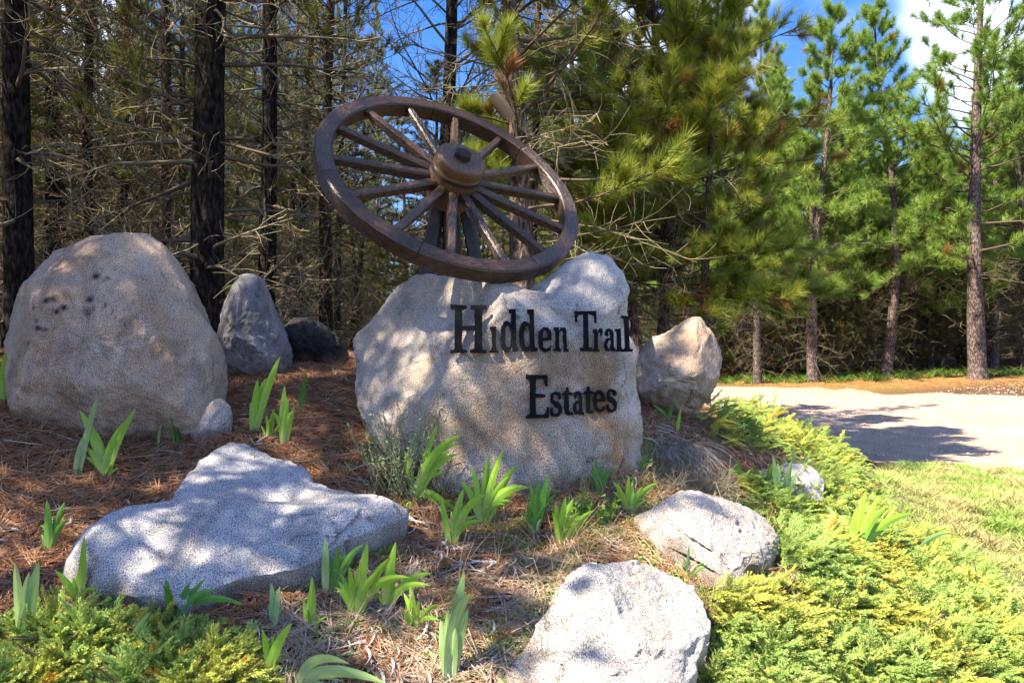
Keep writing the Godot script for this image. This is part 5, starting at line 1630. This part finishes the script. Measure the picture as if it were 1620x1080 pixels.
	for k in 5200:
		var x := rf(5.0, 20.0)
		var z := -rf(15.5, 25.0)
		var edge := -23.0 + maxf(0.0, x - 6.5) * 0.62 if x < 12.0 else -19.6 + (x - 12.0) * 1.05
		if z > edge or z < edge - 2.8: continue
		xf.append(Transform3D(Basis(Vector3.UP, rf(0, TAU)).scaled(Vector3(1, 0.55, 1) * rf(0.08, 0.2)), gp(x, z)))
		cols.append(Color(0.56, 0.30, 0.12).lerp(Color(0.40, 0.38, 0.13), rng.randf() * rng.randf()))
	tag(scatter("roadside_weeds", grass_mesh, xf, cols, self), "green weeds and orange needles along the far edge of the gravel road", "weeds")
	small_shrubs(grass_mesh)


func small_shrubs(grass_mesh: Mesh) -> void:
	# grey-green small-leaved shrub at the lettered boulder's left foot
	rng.seed = 600
	var at := Vector3(-0.542, 0.704, -3.443)
	var t := thing("small_shrub", at, "grey-green small-leaved shrub at the lettered boulder's lower left", "shrub")
	var st := MB.new()
	var lf := MB.new()
	for k in 75:
		var d := Vector3(rf(-0.9, 0.6), 1.0, rf(-0.3, 0.3)).normalized()
		var p := curve_path(Vector3(rf(-0.12, 0.06), 0, rf(-0.06, 0.06)), d, rf(0.22, 0.55), 5, Vector3(rf(-0.3, 0.3), 0.1, 0), 0.1)
		st.tube(p, 0.003, 0.0015, 3, Color(0.20, 0.18, 0.12), Color(0.30, 0.30, 0.18))
		for j in 26:
			var x := rf(0.8, 4.99)
			var q: Vector3 = (p[int(x)] as Vector3).lerp(p[int(x) + 1], x - int(x))
			var e := (rdir() + Vector3(0, 0.5, 0)).normalized()
			var sd := e.cross(rdir()).normalized() * 0.0045
			var c := Color(0.17, 0.22, 0.10).lerp(Color(0.32, 0.36, 0.18), rng.randf())
			lf.tri(q - sd, q + sd, q + e * 0.02, c, c, c)
	part("stems", st.mesh(M.twig), t, "stuff")
	part("foliage", lf.mesh(M.juniper), t, "stuff")
	# dry dark twiggy shrub behind the grey rock
	var t2 := thing("dry_shrub", Vector3(0.920, 0.666, -3.615), "dry grey twiggy shrub behind the middle grey rock", "shrub")
	var tw := MB.new()
	for k in 120:
		var d := Vector3(rf(-1, 1), rf(0.3, 1.1), rf(-0.7, 0.7)).normalized()
		var p := curve_path(Vector3(rf(-0.22, 0.22), 0, rf(-0.12, 0.12)), d, rf(0.12, 0.30), 4, Vector3(rf(-0.6, 0.6), -0.3, 0), 0.22)
		var c := Color(0.12, 0.10, 0.085).lerp(Color(0.26, 0.23, 0.17), rng.randf())
		tw.tube(p, 0.0028, 0.0012, 3, c, c)
		for j in 3:
			var p2 := curve_path(p[2], (d + rdir()).normalized(), rf(0.05, 0.12), 3, rdir() * 0.5, 0.2)
			tw.tube(p2, 0.0018, 0.001, 3, c, c * 1.2)
	part("twigs", tw.mesh(M.twig), t2, "stuff")
	# drooping pale dead grass by the lettered boulder's right side
	var t3 := thing("dead_grass_clump", Vector3(0.917, 0.849, -4.044), "drooping grey dead grass clump between lettered and right-hand boulders", "grass clump")
	var dg := MB.new()
	for k in 260:
		var a := rf(-0.5, 2.2)
		var d := Vector3(cos(a), rf(0.3, 0.9), sin(a) * 0.8).normalized()
		var p := curve_path(Vector3(rf(-0.18, 0.12), 0.02, rf(-0.2, 0.1)), d, rf(0.15, 0.36), 4, Vector3(0.2, -1.5, 0.3), 0.08)
		var c := Color(0.22, 0.18, 0.16).lerp(Color(0.42, 0.37, 0.33), rng.randf())
		dg.tube(p, 0.002, 0.001, 3, c, c)
	part("blades", dg.mesh(M.twig), t3, "stuff")
	# bright leafy weed behind the spread iris
	var t4 := thing("leafy_weed", Vector3(0.361, 0.629, -3.253), "bright green leafy weed in the needle patch under the lettering", "weed")
	var wd := MB.new()
	for k in 26:
		var d := Vector3(rf(-0.7, 0.7), 1.0, rf(-0.4, 0.4)).normalized()
		var p := curve_path(Vector3(rf(-0.1, 0.1), 0, rf(-0.06, 0.06)), d, rf(0.08, 0.22), 4, Vector3.ZERO, 0.1)
		for j in 16:
			var x := rf(0.5, 3.99)
			var q: Vector3 = (p[int(x)] as Vector3).lerp(p[int(x) + 1], x - int(x))
			var e := (rdir() + Vector3(0, 0.4, 0)).normalized()
			var sd := e.cross(rdir()).normalized() * 0.005
			var c := Color(0.14, 0.28, 0.04).lerp(Color(0.28, 0.40, 0.08), rng.randf())
			wd.tri(q - sd, q + sd, q + e * 0.028, c, c, c)
	part("foliage", wd.mesh(M.juniper), t4, "stuff")
